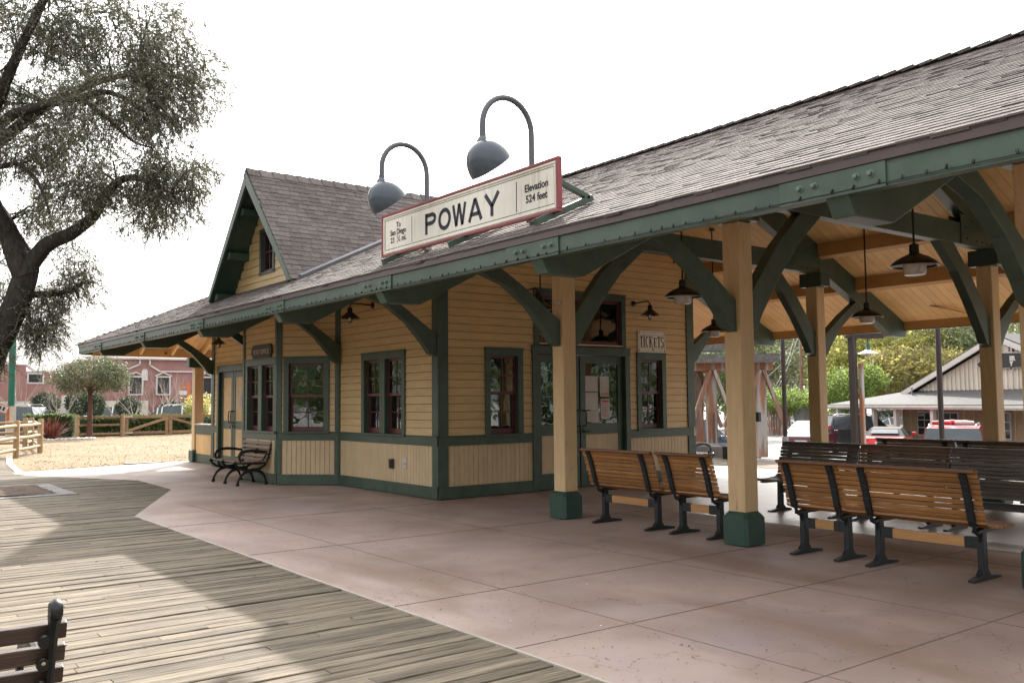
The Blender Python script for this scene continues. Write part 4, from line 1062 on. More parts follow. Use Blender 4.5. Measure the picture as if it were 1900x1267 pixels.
# boardwalk of loose weathered boards
def notch(y):
    if y < 1.08 or y > 9.95: return -4.014 if y < 9.95 else -4.0 + (y - 9.95) * .1
    for (a, b) in zip(NOT, NOT[1:]):
        if a[1] <= y <= b[1]: return a[0] + (b[0] - a[0]) * (y - a[1]) / (b[1] - a[1]) - .006
mb = MB(); y = -14.0
while y < 19:
    w = random.choice((.098, .104, .112)); ya, yb = y, y + w
    xa, xb = notch(ya), notch(yb)
    dz = random.uniform(-.005, .004)
    def board(x0, x1a, x1b):
        x = x0; 
        while x < min(x1a, x1b) - .05:
            ln = random.uniform(2.6, 4.4); e = x + ln; last = e > min(x1a, x1b) - .6
            ea, eb = (x1a, x1b) if last else (e, e)
            t = random.uniform(-.002, .002); q = random.uniform(-.0025, .0025); r = random.random(); c_ = .006
            a0, a1 = ya + random.uniform(0, .0015), yb - random.uniform(.003, .010)
            zt = .0 + dz + t
            mb.hexa([(x, a0, -.05), (ea, a0, -.05), (eb, a1, -.05), (x, a1, -.05)], [(x, a0, zt - c_ * .6), (ea, a0, zt - c_ * .6 + q), (eb, a1, zt - c_ * .6 + q), (x, a1, zt - c_ * .6)], 0, r)
            mb.hexa([(x, a0, zt - c_ * .6), (ea, a0, zt - c_ * .6 + q), (eb, a1, zt - c_ * .6 + q), (x, a1, zt - c_ * .6)], [(x + .002, a0 + c_, zt), (ea, a0 + c_, zt + q), (eb, a1 - c_, zt + q), (x + .002, a1 - c_, zt)], 0, r)
            if last: break
            x = e + .004
    if 4.78 < y + .07 < 7.2:
        board(-3.90, xa, xb); board(-13, -6.35, -6.35)
    else: board(-13 + random.uniform(-.5, .5), xa, xb)
    y += w + random.choice((.001, .002, .004))
bw = mb.build('boardwalk', M_['deck']); kind(bw, 'structure')
mb = MB(); mb.box(-14, -4.0, -14, 4.7, -.3, -.055); mb.box(-14, -4.0, 7.3, 19, -.3, -.055); mb.box(-14, -6.4, 4.7, 7.3, -.3, -.055); mb.prism([(-4.0, 1.0, -.3)] + [(x - .01, y, -.3) for x, y in NOT], (0, 0, .245)); kind(mb.build('deck_bed', M_['gap']), 'structure')
# tree well
mb = MB()
for a in ((-4.32, -3.91, 4.8, 7.18), (-6.35, -4.32, 4.8, 5.05), (-6.35, -4.32, 6.95, 7.18), (-6.35, -6.1, 5.05, 6.95)): mb.box(*a, -.3, .004 if a[1] > -4 else .0025)
kind(mb.build('tree_well_kerb', M_['gconcrete']), 'structure')
mb = MB()
for i in range(16):
    for j in range(14):
        x0, x1 = -6.1 + i * .12, -6.1 + (i + 1) * .12; y0, y1 = 5.05 + j * .136, 5.05 + (j + 1) * .136
        h = lambda x, y: .015 + .05 * max(0, 1 - math.hypot(x + 5.2, y - 6) / 1.1) + .03 * noise.noise(V((x * 5, y * 5, 0)))
        mb.poly([(x0, y0, h(x0, y0)), (x1, y0, h(x1, y0)), (x1, y1, h(x1, y1)), (x0, y1, h(x0, y1))])
kind(mb.build('bark_mulch', M_['mulch']), 'stuff')
# far boardwalk and retaining wall on the street side
mb = MB(); x = 8.32
while x < 10.6:
    mb.box(x, x + .18, -22, 11, -.1, -.012 + random.uniform(-.003, .003)); x += .187
kind(mb.build('far_boardwalk', M_['deck']), 'structure')
mb = MB(); mb.box(10.6, 11.4, -22, 12, -1.25, -.03); kind(mb.build('platform_edge', M_['gconcrete']), 'structure')
wl = thing('retaining_wall', 'low grey concrete wall with a chain along its top behind the shelter', 'wall', (10.75, 4, 0))
mb = MB(); mb.box(-.12, .16, -1.1, 5.5, -.04, .27); mb.build('concrete', M_['gconcrete'], wl, bevel=.015)
ch = MB(); y = -.9
while y < 5.4:
    ch.tube([(-.02, y + .045 * math.cos(R(a)), .30 + .018 * math.sin(R(a)) + .03 * abs(math.sin(y * 2))) for a in range(0, 361, 60)], .008, 5); y += .075
ch.build('chain', M_['steel'], wl)
jb = thing('electrical_box', 'squat dark steel box standing against the low concrete wall', 'box', (10.55, 3.05, -.012))
mb = MB(); mb.box(-.25, .05, -.3, .22, 0, .30); mb.build('case', M_['lampblack'], jb, bevel=.01)
mb = MB(); mb.box(-.27, .07, -.32, .24, .30, .325); mb.build('lid', M_['gconcrete'], jb, bevel=.005)
# litter: tiny flower bits and leaves
def litter(name, n, fn, size, m):
    mb = MB()
    for i in range(n):
        x, y, z = fn(); a = random.uniform(0, 6.3); s = size * random.uniform(.4, 1.4); e = random.uniform(.3, .8)
        u = V((math.cos(a), math.sin(a), random.uniform(-.15, .15))) * s; v = V((-math.sin(a), math.cos(a), random.uniform(-.2, .2))) * s * e; p = V((x, y, z + .003 + abs(u.z) + abs(v.z)))
        mb.poly([p - u, p - v * .9, p + u, p + v])
    return kind(mb.build(name, m, norm=False), 'stuff')
def pat():
    y = random.uniform(-9, 1); x = -4 + abs(random.gauss(0, 1.1))
    return (min(x, -.4), y, .002)
litter('fallen_bits', 1500, pat, .0075, M_['speck'])
litter('fallen_leaves', 700, lambda: (random.uniform(-9, -4.1), random.uniform(-8.5, 9), .002), .012, M_['speck'])
litter('fallen_leaves', 420, lambda: (-5.1 + random.gauss(0, .9), 5.6 + random.gauss(0, .8), .004), .022, M_['hair'])
litter('pale_bits', 130, lambda: (random.uniform(-3.9, 1), random.uniform(-7, 2.8), .003), .009, M_['lampwhite'])
litter('lawn_litter', 1500, lambda: (random.gauss(-1.2, 1.2), random.uniform(17, 27), lz(0, 0) + .02), .022, M_['mulch'])
mb = MB()
for i in range(6000):
    x = random.uniform(-4.2, 7.5); y0 = max(10.8 + (x + 4) * .36, 10.5) + .1; y = y0 + (random.random() ** 1.6) * 21
    if x < -3.4 and y < 18: continue
    a = random.uniform(0, 6.3); h = random.uniform(.015, .045); w_ = .012; u = V((math.cos(a), math.sin(a), 0)) * w_; p = V((x, y, lz(x, y) - .005)); q = V((random.uniform(-.03, .03), random.uniform(-.03, .03), h))
    mb.poly([p - u, p + u, p + q])
M_['straw'] = mat('straw', (.33, .26, .17), rough=.9, rnd=.35)
kind(mb.build('dry_grass', M_['straw'], norm=False), 'stuff')
uc = thing('utility_cover', 'flat pale concrete utility cover set in the dry lawn beside the path', 'utility cover', (-.95, 11.95, 0))
mb = MB(); mb.box(-.45, .45, -.14, .14, -.05, .025); mb.build('slab', M_['gconcrete'], uc, bevel=.006)
# ------------------------------------------------------------------ foliage helpers
def leaf(mb, p, s, asp=.4, drop=0):
    d = V((random.gauss(0, 1), random.gauss(0, 1), random.gauss(0, .7) - drop)); d.normalize()
    e = d.cross(V((random.gauss(0, 1), random.gauss(0, 1), random.gauss(0, 1)))); 
    if e.length < 1e-3: return
    e.normalize(); d = d * s; e = e * s * asp * .5
    mb.poly([p, p + d * .5 + e, p + d, p + d * .5 - e])
def rpt(): 
    while True:
        v = V((random.uniform(-1, 1), random.uniform(-1, 1), random.uniform(-1, 1)))
        if v.length <= 1: return v
def blob(mb, c, r, n, s, asp=.5, shell=.55, nz=.0, clump=0, drop=0, thr=-.15):
    c = V(c); r = V(r) if hasattr(r, '__len__') else V((r, r, r)); k = 0; tries = 0
    while k < n and tries < n * 6:
        tries += 1
        v = rpt(); L = v.length
        if L < 1e-3: continue
        v = v / L * (shell + (1 - shell) * random.random() ** .6) if random.random() < .8 else v
        p = c + V((v.x * r.x, v.y * r.y, v.z * r.z))
        q = noise.noise(p * (1.6 / max(r.x, .3)) + V((nz, 0, 0))); 
        if q < thr: continue
        p = p + (p - c) * (.16 * noise.noise(p * (2.4 / max(r.x, .3)) + V((0, nz, 9))))
        if clump:
            for j in range(clump): leaf(mb, p + rpt() * s * 1.6, s * random.uniform(.6, 1.2), asp, drop); k += 1
        else: leaf(mb, p, s * random.uniform(.6, 1.25), asp, drop); k += 1
def branchy(mb, p, d, L, r, depth, spread=.55, up=.12, seg=3, ratio=.74, kids=(2, 3), n=6, ends=None):
    p = V(p); d = V(d).normalized(); pts = [p]; rad = [r]
    for i in range(seg):
        d = (d + rpt() * .16 + V((0, 0, up * .4))).normalized(); p = p + d * (L / seg); pts.append(p); rad.append(r * (1 - .38 * (i + 1) / seg))
    mb.tube(pts, rad, n, caps=False)
    if depth == 0:
        if ends is not None: ends.append((p, d))
        return
    for k in range(random.choice(kids)):
        q = (d + rpt() * spread + V((0, 0, up))).normalized()
        branchy(mb, p if k < 2 else pts[-2], q, L * ratio * random.uniform(.8, 1.15), rad[-1] * (.82 if k == 0 else .66), depth - 1, spread, up, seg, ratio, kids, max(4, n - 1), ends)

# ------------------------------------------------------------------ the old olive tree at the left
ol = thing('olive_tree', 'big old olive tree with dark leaning trunk and grey green crown at the left', 'tree', (-5.2, 6.0, 0))
O = V((-5.2, 6.0, 0)); FW = V((.605, .797, 0)); RT = V((.797, -.605, 0))
def op(px, py, dd=0):   # a spot in the tree's own plane facing the platform, dd metres deeper
    return V((RT.x * px, RT.y * px, py)) + FW * dd
tr = MB()
def limb(pts, r0, r1, n=12, sub=4):
    P = [V(p) for p in pts]; out = []
    for i in range(len(P) - 1):
        p0 = P[max(i - 1, 0)]; p1 = P[i]; p2 = P[i + 1]; p3 = P[min(i + 2, len(P) - 1)]
        for k in range(sub):
            t = k / sub; out.append(.5 * ((2 * p1) + (p2 - p0) * t + (2 * p0 - 5 * p1 + 4 * p2 - p3) * t * t + (3 * p1 - p0 - 3 * p2 + p3) * t ** 3))
    out.append(P[-1]); m = len(out)
    rad = [r0 + (r1 - r0) * (i / (m - 1)) ** .8 for i in range(m)]
    out = [p + rpt() * rad[i] * .12 for i, p in enumerate(out)]
    tr.tube(out, rad, n, caps=False); return out
# 1 px of the photo at the trunk is about 9 mm
limb([tuple(op(-.42, -.15)), tuple(op(-.4, .25)), tuple(op(-.32, .9)), tuple(op(-.06, 1.75)), tuple(op(.30, 2.55)), tuple(op(.60, 3.25)), tuple(op(.74, 3.8))], .31, .185, 16)
limb([tuple(op(-.42, -.1)), tuple(op(-.41, .15))], .5, .36, 16)
LB = []
LB.append(limb([tuple(op(.75, 3.75)), tuple(op(1.0, 4.1)), tuple(op(1.55, 4.3, -.2)), tuple(op(1.95, 4.55, -.3)), tuple(op(2.25, 4.95, -.4)), tuple(op(2.6, 5.15, -.5)), tuple(op(3.1, 5.0, -.6)), tuple(op(3.55, 4.7, -.6))], .155, .025))
LB.append(limb([tuple(op(.7, 3.6)), tuple(op(.45, 4.2)), tuple(op(.1, 4.7, .3)), tuple(op(-.5, 5.4, .5)), tuple(op(-1.2, 6.4, .5))], .22, .07))
LB.append(limb([tuple(op(.55, 4.0, .1)), tuple(op(.2, 5.0, -.3)), tuple(op(.25, 6.0, -.4)), tuple(op(.6, 6.7, -.6)), tuple(op(1.0, 7.3, -.8)), tuple(op(1.4, 8.2, -.8))], .17, .05))
LB.append(limb([tuple(op(.1, 5.3, -.3)), tuple(op(.5, 6.05, -.5)), tuple(op(1.1, 6.25, -.7)), tuple(op(1.8, 6.3, -.9)), tuple(op(2.5, 6.4, -1)), tuple(op(3.2, 6.0, -1.1))], .11, .03))
LB.append(limb([tuple(op(.2, 5.6, -.4)), tuple(op(.75, 6.5, .2)), tuple(op(1.2, 6.95, .5)), tuple(op(2.0, 7.3, .7)), tuple(op(2.9, 7.3, .8))], .11, .03))
LB.append(limb([tuple(op(.72, 3.3)), tuple(op(1.1, 3.4, .5)), tuple(op(1.3, 3.6, .8)), tuple(op(1.5, 3.6, .9))], .07, .012))
LB.append(limb([tuple(op(-.3, 5.2, .3)), tuple(op(-1, 5.6, .8)), tuple(op(-2, 6, 1))], .12, .03))
LB.append(limb([tuple(op(.25, 5.6, -.3)), tuple(op(.6, 5.3, -.7)), tuple(op(1.1, 5.25, -1)), tuple(op(1.5, 4.85, -1.1)), tuple(op(1.7, 4.4, -1.2))], .06, .015))
LB.append(limb([tuple(op(2.0, 6.35, -.9)), tuple(op(2.5, 5.95, -1)), tuple(op(2.9, 5.6, -1)), tuple(op(3.2, 5.5, -1))], .04, .012))
trunk = tr.build('trunk', M_['bark'], ol, smooth=True)
# clusters: (x right of the trunk, z, radius, depth, weight)
CL = [(.2, 8.6, 1.1, 0, 10), (1.3, 8.3, 1.0, -.4, 12), (2.3, 8.1, .85, .2, 9), (2.95, 7.5, .75, -.3, 8), (3.25, 6.9, .7, 0, 8), (2.6, 6.9, .8, .3, 9), (1.7, 7.3, .9, .5, 10), (.8, 7.4, .9, -.2, 10),
      (3.1, 6.3, .55, -.8, 5), (2.3, 6.15, .55, -.9, 5), (1.3, 6.1, .55, .4, 5), (.4, 6.3, .8, .3, 7), (-.2, 7.4, 1.0, .4, 8), (-.6, 6.3, .9, .5, 7), (.6, 5.7, .6, -.6, 4), (1.3, 5.5, .5, -.9, 3),
      (2.3, 5.4, .6, -.3, 6), (3.0, 5.35, .62, -.6, 7), (3.55, 5.2, .5, -.6, 5), (3.3, 4.75, .5, -.5, 4), (2.6, 4.75, .5, -.2, 4), (1.9, 4.75, .5, -.6, 3), (1.5, 5.1, .4, -.1, 2),
      (.2, 4.6, .6, .6, 5), (.95, 4.8, .45, .5, 3), (1.05, 3.9, .42, .7, 3), (1.2, 3.45, .38, .8, 3.4), (.95, 3.1, .4, .3, 3.4), (.75, 2.6, .32, .1, 2.2), (.95, 2.8, .28, .4, 1.2), (-.1, 3.9, .6, .3, 4), (-.2, 3.1, .5, .2, 3), (.35, 2.35, .28, -.35, 1.4), (-1.2, 7, 1.1, 0, 6), (-1, 5, .9, .5, 4), (-2.2, 6, 1.2, .5, 5), (-1.5, 8.2, 1.2, .3, 5)]
lf = MB(); tw = MB(); allp = [p for b in LB for p in b]
for (cx_, cz, rr, dd, wt) in CL:
    c = op(cx_, cz, dd)
    near = min(allp, key=lambda p: (p - c).length)
    # a few boughs from the limb into the cluster
    for k in range(max(2, int(wt * .6))):
        e = c + V((rpt().x, rpt().y, rpt().z)) * rr * .8; mid = (near + e) * .5 + rpt() * .2
        tw.tube([near, mid, e], [.022, .014, .006], 5, caps=False)
    for k in range(int(wt * 108)):
        v = rpt(); p = c + V((v.x * rr * 1.25, v.y * rr * 1.25, v.z * rr))
        if noise.noise(p * 1.5) < -.16: continue
        out = (p - c) * .5 + rpt() * .55 + V((0, 0, -.22)); out.normalize()
        L = random.uniform(.18, .42); q = p + out * L + V((0, 0, -.05))
        tw.tube([p, (p + q) / 2 + rpt() * .02, q], [.005, .004, .002], 3, caps=False)
        for j in range(random.randint(11, 17)):
            t = random.random(); w = p + (q - p) * t + rpt() * .03
            dl = (out * .8 + rpt() * .9).normalized(); s = random.uniform(.032, .056); e = dl.cross(rpt())
            if e.length < 1e-3: continue
            e = e.normalized() * s * .17; dl = dl * s
            lf.poly([w, w + dl * .5 + e, w + dl, w + dl * .5 - e])
for k in range(170):   # bare drooping twigs at the rim
    cx_, cz, rr, dd, wt = random.choice(CL[9:28]); v = rpt().normalized(); p = op(cx_, cz, dd) + v * rr * .9
    d = (v + V((0, 0, -.7))).normalized(); q = p + d * random.uniform(.2, .5); tw.tube([p, (p + q) / 2 + rpt() * .05, q], [.005, .003, .0015], 3, caps=False)
    for j in range(3):
        a = p + (q - p) * random.random(); tw.tube([a, a + (d + rpt() * .8).normalized() * random.uniform(.08, .2)], [.002, .001], 3, caps=False)
tw.build('twigs', M_['twig'], ol, norm=False)
crown = lf.build('crown', M_['olive'], ol, norm=False)

# ------------------------------------------------------------------ left background planting
def put(o, L): o.location = (0, 0, 0); return o
st = thing('small_round_tree', 'small mushroom shaped tree with reddish trunk in front of the ranch fence', 'tree', (2.24, 32.5, -.03))
mb = MB(); mb.tube([(0, 0, -.1), (0, 0, .1), (.0, .0, 1.2), (-.02, 0, 2.2)], [.17, .13, .1, .1], 10); ends = []
for k in range(7):
    a = k * .9; branchy(mb, (0, 0, 2.05 + .03 * k), (math.cos(a), math.sin(a), .75), .7, .045, 2, .5, .1, n=5, ends=ends)
mb.build('trunk', M_['rbark'], st, smooth=True)
mb = MB()
blob(mb, (0, 0, 2.75), (1.75, 1.75, .75), 6500, .12, .4, .5, 1, 3, .3, -.25); blob(mb, (.35, 0, 3.2), (1.2, 1.3, .55), 2600, .11, .4, .4, 4, 3, .2); blob(mb, (-.8, 0, 2.4), (.8, .9, .45), 1500, .11, .4, .3, 5, 3, .5); blob(mb, (.9, 0, 2.5), (.85, .9, .45), 1500, .11, .4, .3, 6, 3, .5)
for k in range(60):
    a = random.uniform(0, 6.3); p = V((math.cos(a) * 1.3, math.sin(a) * 1.3, random.uniform(2.4, 3.5))); d = V((math.cos(a), math.sin(a), random.uniform(-.2, .5)))
    for j in range(9): leaf(mb, p + d * (.1 * j) + rpt() * .05, .09, .35)
mb.build('crown', M_['leafsilver'], st, norm=False)
# topiary
tp = thing('topiary_tree', 'clipped round topiary tree behind the hedge, leftmost, with a bare tree before it', 'tree', (2.35, 43.5, -.45), group='clipped round trees behind the hedge')
mb = MB(); mb.tube([(0, 0, 0), (0, 0, 1.5)], [.09, .07], 8); mb.build('trunk', M_['rbark'], tp)
mb = MB(); blob(mb, (0, 0, 1.95), (.72, .72, .68), 3200, .12, .55, .75, 2, 0, 0, -.6); mb.build('crown', M_['leafd'], tp, norm=False)
dup(tp, (4.0, 43.1, -.42), 1, 'wide clipped topiary tree just left of the small mushroom tree trunk').scale = (1.05, 1.05, 1.0)
dup(tp, (4.75, 42.8, -.42), 2, 'clipped topiary tree right of the small mushroom tree trunk').scale = (.72, .72, .95)
dup(tp, (6.3, 42.1, -.5), 3, 'low dark clipped tree behind a bare tree, right of the white pickup').scale = (.95, .95, .9)
dup(tp, (8.95, 43.0, -.55), 4, 'low dark clipped tree behind the white car roof').scale = (1, 1, .85)
def bare(loc, h, label, sc=1):
    t = thing('bare_tree', label, 'tree', loc, group='bare winter trees by the street')
    mb = MB(); mb.tube([(0, 0, 0), (0, 0, h * .35)], [.06 * sc, .045 * sc], 6)
    for k in range(5):
        a = k * 1.26 + random.random(); branchy(mb, (0, 0, h * (.3 + .02 * k)), (math.cos(a) * .8, math.sin(a) * .8, 1), h * .27, .034 * sc, 5, .5, .14, n=3, seg=2, ratio=.74)
    mb.build('branches', M_['pbark'], t, norm=False); return t
bare((2.75, 41.6, -.4), 2.7, 'pale bare tree in front of the leftmost topiary tree')
bare((1.25, 45.2, -.45), 4.0, 'thin bare tree in front of the pink wall above the dark car')
bare((5.75, 42.6, -.45), 3.2, 'bare tree between the topiary and the gate, left one')
bare((6.35, 41.2, -.42), 3.2, 'pale bare tree just left of the ranch gate')
bare((7.6, 41.6, -.45), 3.0, 'bare tree behind the ranch gate, above the white car bonnet')
bare((8.35, 41.2, -.45), 3.4, 'bare tree right of the ranch gate, near the porch post')
def hedge(a, b, h, d, n, label, z=-.05, m='leafg'):
    a = V(a); b = V(b); t = thing('hedge', label, 'hedge', ((a + b) / 2).to_tuple()[:2] + (z,)); c = (a + b) / 2; mb = MB(); u = b - a; w = V((-u.y, u.x, 0)).normalized()
    L = u.length
    for i in range(n):
        s = random.random(); e = .25 * noise.noise(V((s * L * .8, 0, h)))
        if random.random() < .45: q = random.uniform(-d, d); z_ = h + e - abs(random.gauss(0, .06))
        else: q = (-d if random.random() < .75 else d) + random.gauss(0, .06); z_ = random.uniform(.02, h + e)
        p = u * (s - .5) + w * (q * (1 + .25 * noise.noise(V((s * L, q, z_))))) + V((0, 0, z_)); leaf(mb, p, random.uniform(.08, .16), .55)
    mb.build('leaves', M_[m], t, norm=False)
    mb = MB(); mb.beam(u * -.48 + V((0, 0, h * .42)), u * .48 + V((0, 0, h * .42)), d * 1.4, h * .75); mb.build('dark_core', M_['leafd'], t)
    return t
hedge((.2, 35.7, 0), (2.1, 35.0, 0), 1.05, .6, 5200, 'dark green hedge behind the purple strap leaved plant')
hedge((2.1, 34.6, 0), (7.4, 34.6, 0), .95, .5, 9000, 'green hedge running behind the ranch fence and gate')
hedge((8, 34.3, 0), (10, 34.3, 0), .9, .5, 2500, 'short green hedge seen past the porch post')
ph = thing('strap_leaf_plant', 'spiky purple red strap leaved plant beside the log fence', 'plant', (.5, 31.6, -.03))
mb = MB()
for i in range(130):
    a = random.uniform(0, 6.3); tl = random.uniform(.15, 1.25); L = random.uniform(.7, 1.15); d = V((math.cos(a) * math.sin(tl), math.sin(a) * math.sin(tl), math.cos(tl))); s = d.cross(V((0, 0, 1)))
    s = s.normalized() * .03 if s.length > .01 else V((.03, 0, 0)); b_ = V((math.cos(a) * .12, math.sin(a) * .12, 0)); m1 = b_ + d * L * .6; e = b_ + d * L + V((0, 0, -.12 * tl))
    mb.poly([b_ - s * .6, b_ + s * .6, m1 + s, m1 - s]); mb.poly([m1 - s, m1 + s, e])
mb.build('leaves', M_['leafr'], ph, norm=False)
rk = MB()
for i in range(160):
    x = random.uniform(-1.2, 2.2); p = V((x, 31.1 + .1 * x + random.gauss(0, .25), .0)); s = random.uniform(.03, .1); rk.lathe([(0, -s * .4), (s, -s * .1), (s * .8, s * .35), (0, s * .5)], p, (random.uniform(-.3, .3), random.uniform(-.3, .3), 1), 6)
kind(rk.build('border_pebbles', M_['white']), 'stuff')
sh = thing('yellow_shrub', 'yellow and green shrub seen between the porch post and the depot', 'shrub', (8.75, 37.6, -.05))
mb = MB(); blob(mb, (0, 0, 1.2), (.75, .75, .95), 2600, .13, .5, .4, 3, 3); mb.build('leaves', M_['leafy'], sh, norm=False)
mb = MB(); branchy(mb, (0, 0, 0), (0, 0, 1), .7, .05, 3); mb.build('stems', M_['pbark'], sh)

# ------------------------------------------------------------------ trees on the right, beyond the parking
def crown_tree(name, label, loc, trunkh, trunkr, blobs, m, bark='pbark', s=.3, depth=3, asp=.55, sp=.5, group='trees beyond the parking lot'):
    t = thing(name, label, 'tree', loc, group=group); mb = MB()
    mb.tube([(0, 0, -.3), (0, 0, trunkh * .5), (trunkh * .05, 0, trunkh)], [trunkr * 1.3, trunkr, trunkr * .8], 8); ends = []
    for k in range(5):
        a = k * 1.3; branchy(mb, (trunkh * .05, 0, trunkh * (.8 + .05 * k)), (math.cos(a) * .7, math.sin(a) * .7, 1), blobs[0][1][0] * .55, trunkr * .55, depth, sp, .2, n=5, seg=2)
    mb.build('trunk', M_[bark], t, norm=False); mb = MB()
    for i, (c, r, n) in enumerate(blobs): blob(mb, c, r, n, s, asp, .35, i * 3.1 + len(label), 4, .1, -.2)
    mb.build('crown', M_[m], t, norm=False); return t
crown_tree('sycamore_tree', 'tall yellow green sycamore with pale limbs behind the gabled restaurant, centre', (62.5, 29.5, -1.2), 3.2, .3, [((0, 0, 7.5), (5.5, 5.5, 4.4), 9000), ((-3, 1, 5), (3.5, 3.5, 2.6), 3200), ((3, -2, 5.5), (4, 4, 3), 3600), ((0, 0, 10.5), (3.5, 3.5, 1.8), 2400)], 'leafy', s=.4)
crown_tree('sycamore_tree', 'yellow green sycamore behind the restaurant gable at the far right', (68, 22, -1.2), 3.2, .3, [((0, 0, 7), (5.5, 5.5, 4.2), 8000), ((3, -3, 6), (4, 4, 3.2), 3600), ((-3, 3, 6.5), (3.5, 3.5, 3), 3000)], 'leafo', s=.4)
crown_tree('sycamore_tree', 'tan leaved sycamore low behind the restaurant roof', (56, 24.5, -1.2), 1.8, .2, [((0, 0, 4.0), (3.4, 3.4, 2.4), 5200), ((1.5, -2, 4.6), (2.4, 2.4, 1.8), 2200)], 'leaft', s=.32)
crown_tree('eucalyptus_tree', 'grey green tree left of the lamp post, beyond the parking lot', (60, 38, -1.2), 3.5, .3, [((0, 0, 7.2), (4.2, 4.2, 4), 6500), ((-2, 2, 5), (3, 3, 2.6), 3000)], 'leafo', s=.36)
crown_tree('eucalyptus_tree', 'tall grey green tree behind the timber platform', (56, 44, -1.2), 3.5, .3, [((0, 0, 7), (4.5, 4.5, 4.5), 7000), ((1.5, -3, 4), (3, 3, 3), 3600)], 'leafo', s=.36)
crown_tree('pepper_tree', 'green weeping tree seen under the timber platform', (40, 29, -1.2), 2.0, .2, [((0, 0, 4.2), (2.8, 2.8, 2.6), 5200), ((1.8, -1.2, 3.2), (1.8, 1.8, 1.8), 2400)], 'leafg', s=.24)
crown_tree('dark_tree', 'dark green tree far behind the utility poles', (84, 46, -1.2), 4, .4, [((0, 0, 8.5), (8, 8, 4.8), 7500), ((-7, 6, 7), (6, 6, 4.5), 4500)], 'leafd', bark='dtimber', s=.6)
crown_tree('dark_tree', 'dark green tree far behind the autumn sycamores', (88, 30, -1.2), 4, .4, [((0, 0, 8), (8, 8, 5), 7500), ((6, -6, 7), (6, 6, 5), 4500)], 'leafd', bark='dtimber', s=.6)
crown_tree('citrus_tree', 'bright green leafy tree right of the middle far post', (50.5, 26.0, -1.2), 1.6, .14, [((0, 0, 3.1), (2.3, 2.3, 1.6), 4600), ((.9, -1.4, 3.9), (1.5, 1.5, 1.1), 1800)], 'leafb', s=.26)
crown_tree('citrus_tree', 'bright green vine covered bush behind the board fence', (49.5, 30.0, -1.2), 1.3, .1, [((0, 0, 2.35), (2.4, 2.4, 1.0), 4000), ((-1.6, 1.2, 2.2), (1.4, 1.4, .8), 1600)], 'leafb', s=.24)
pt = thing('palm_tree', 'small dark palm beside the bright green tree', 'tree', (55.5, 27.4, -1.2), group='trees beyond the parking lot')
mb = MB(); mb.tube([(0, 0, 0), (0, 0, 4.6)], [.25, .2], 8); mb.build('trunk', M_['dtimber'], pt); mb = MB()
for i in range(34):
    a = random.uniform(0, 6.3); el_ = random.uniform(-.5, 1.1); d = V((math.cos(a) * math.cos(el_), math.sin(a) * math.cos(el_), math.sin(el_))); p = V((0, 0, 4.6))
    for j in range(12):
        q = p + d * (.11 * j) + V((0, 0, -.006 * j * j)); s = d.cross(V((0, 0, 1))).normalized()
        for sg in (-1, 1): e = q + s * sg * .3 + d * .22 + V((0, 0, -.08)); mb.poly([q - d * .02, q + d * .03, e])
mb.build('fronds', M_['leafd'], pt, norm=False)
# wooded slope closing the view on the right and unseen trees added to darken the window reflections
def mass(name, pts, n, s, m, r=(4, 4, 4)):
    mb = MB()
    for c in pts: blob(mb, c, r, n, s, .6, .6, c[0], 4)
    return kind(mb.build(name, M_[m], norm=False), 'stuff')
mass('wooded_slope', [(70 + 11 * i, 66 - 13 * i, 4 + (i % 3)) for i in range(-1, 7)], 2600, .9, 'leafo', (9, 9, 7.5))
mass('unseen_treeline', [(-38 + 3 * math.sin(i * 2.1), -38 + i * 7, 3.2 + (i % 3)) for i in range(21)], 1300, .7, 'leafg', (4.2, 4.5, 3.5))
mass('unseen_treeline', [(-26 + i * 8, -46 + 2 * math.sin(i * 1.7), 3 + (i % 2)) for i in range(13)], 1300, .7, 'leafg', (4.8, 4, 4.8))
# ------------------------------------------------------------------ fences at the left
lf_ = thing('log_fence', 'round log post and rail fence with three rails at the left edge', 'fence', (-2.4, 19, 0))
lp = [(-4.9, 13.0), (-2.93, 17.43), (-1.92, 19.82)]; lp2 = [(-1.85, 22.9), (-1.47, 24.1)]
def inl(p): return V((p[0] + 2.4, p[1] - 19, 0))
for p in lp + lp2 + [(-7.5, 22.6)]:
    mb = MB(); c = inl(p); mb.tube([c + V((0, 0, -.05)), c + V((0, 0, 1.0)), c + V((0, 0, 1.03))], [.082, .08, .065], 12); mb.build('post', M_['log'], lf_, smooth='auto')
for a, b in ((lp[0], lp[1]), (lp[1], lp[2]), (lp[2], (-1.55, 23.0)), (lp2[0], lp2[1]), ((-7.5, 22.6), lp2[0])):
    for z in (.2, .53, .87):
        mb = MB(); A, B_ = inl(a), inl(b); mb.tube([A + V((0, 0, z)), (A + B_) / 2 + V((0, 0, z - .01)), B_ + V((0, 0, z + .01))], .048, 10); mb.build('rail', M_['log'], lf_, smooth='auto')
rf = thing('ranch_fence', 'wooden ranch fence with three thin rails in front of the green hedge', 'fence', (2.7, 32.7, -.03))
for x in (-.95, .98):
    mb = MB(); mb.tube([(x, 0, -.1), (x, 0, 1.0), (x, 0, 1.03)], [.1, .095, .07], 12); mb.build('post', M_['log'], rf, smooth='auto')
for z in (.16, .56, .92):
    mb = MB(); mb.beam((-.95, 0, z), (.98, 0, z), .06, .09); mb.build('rail', M_['plank'], rf)
gt = thing('ranch_gate', 'double wooden ranch gate with diagonal braces and white hinges', 'gate', (5.8, 32.9, -.03))
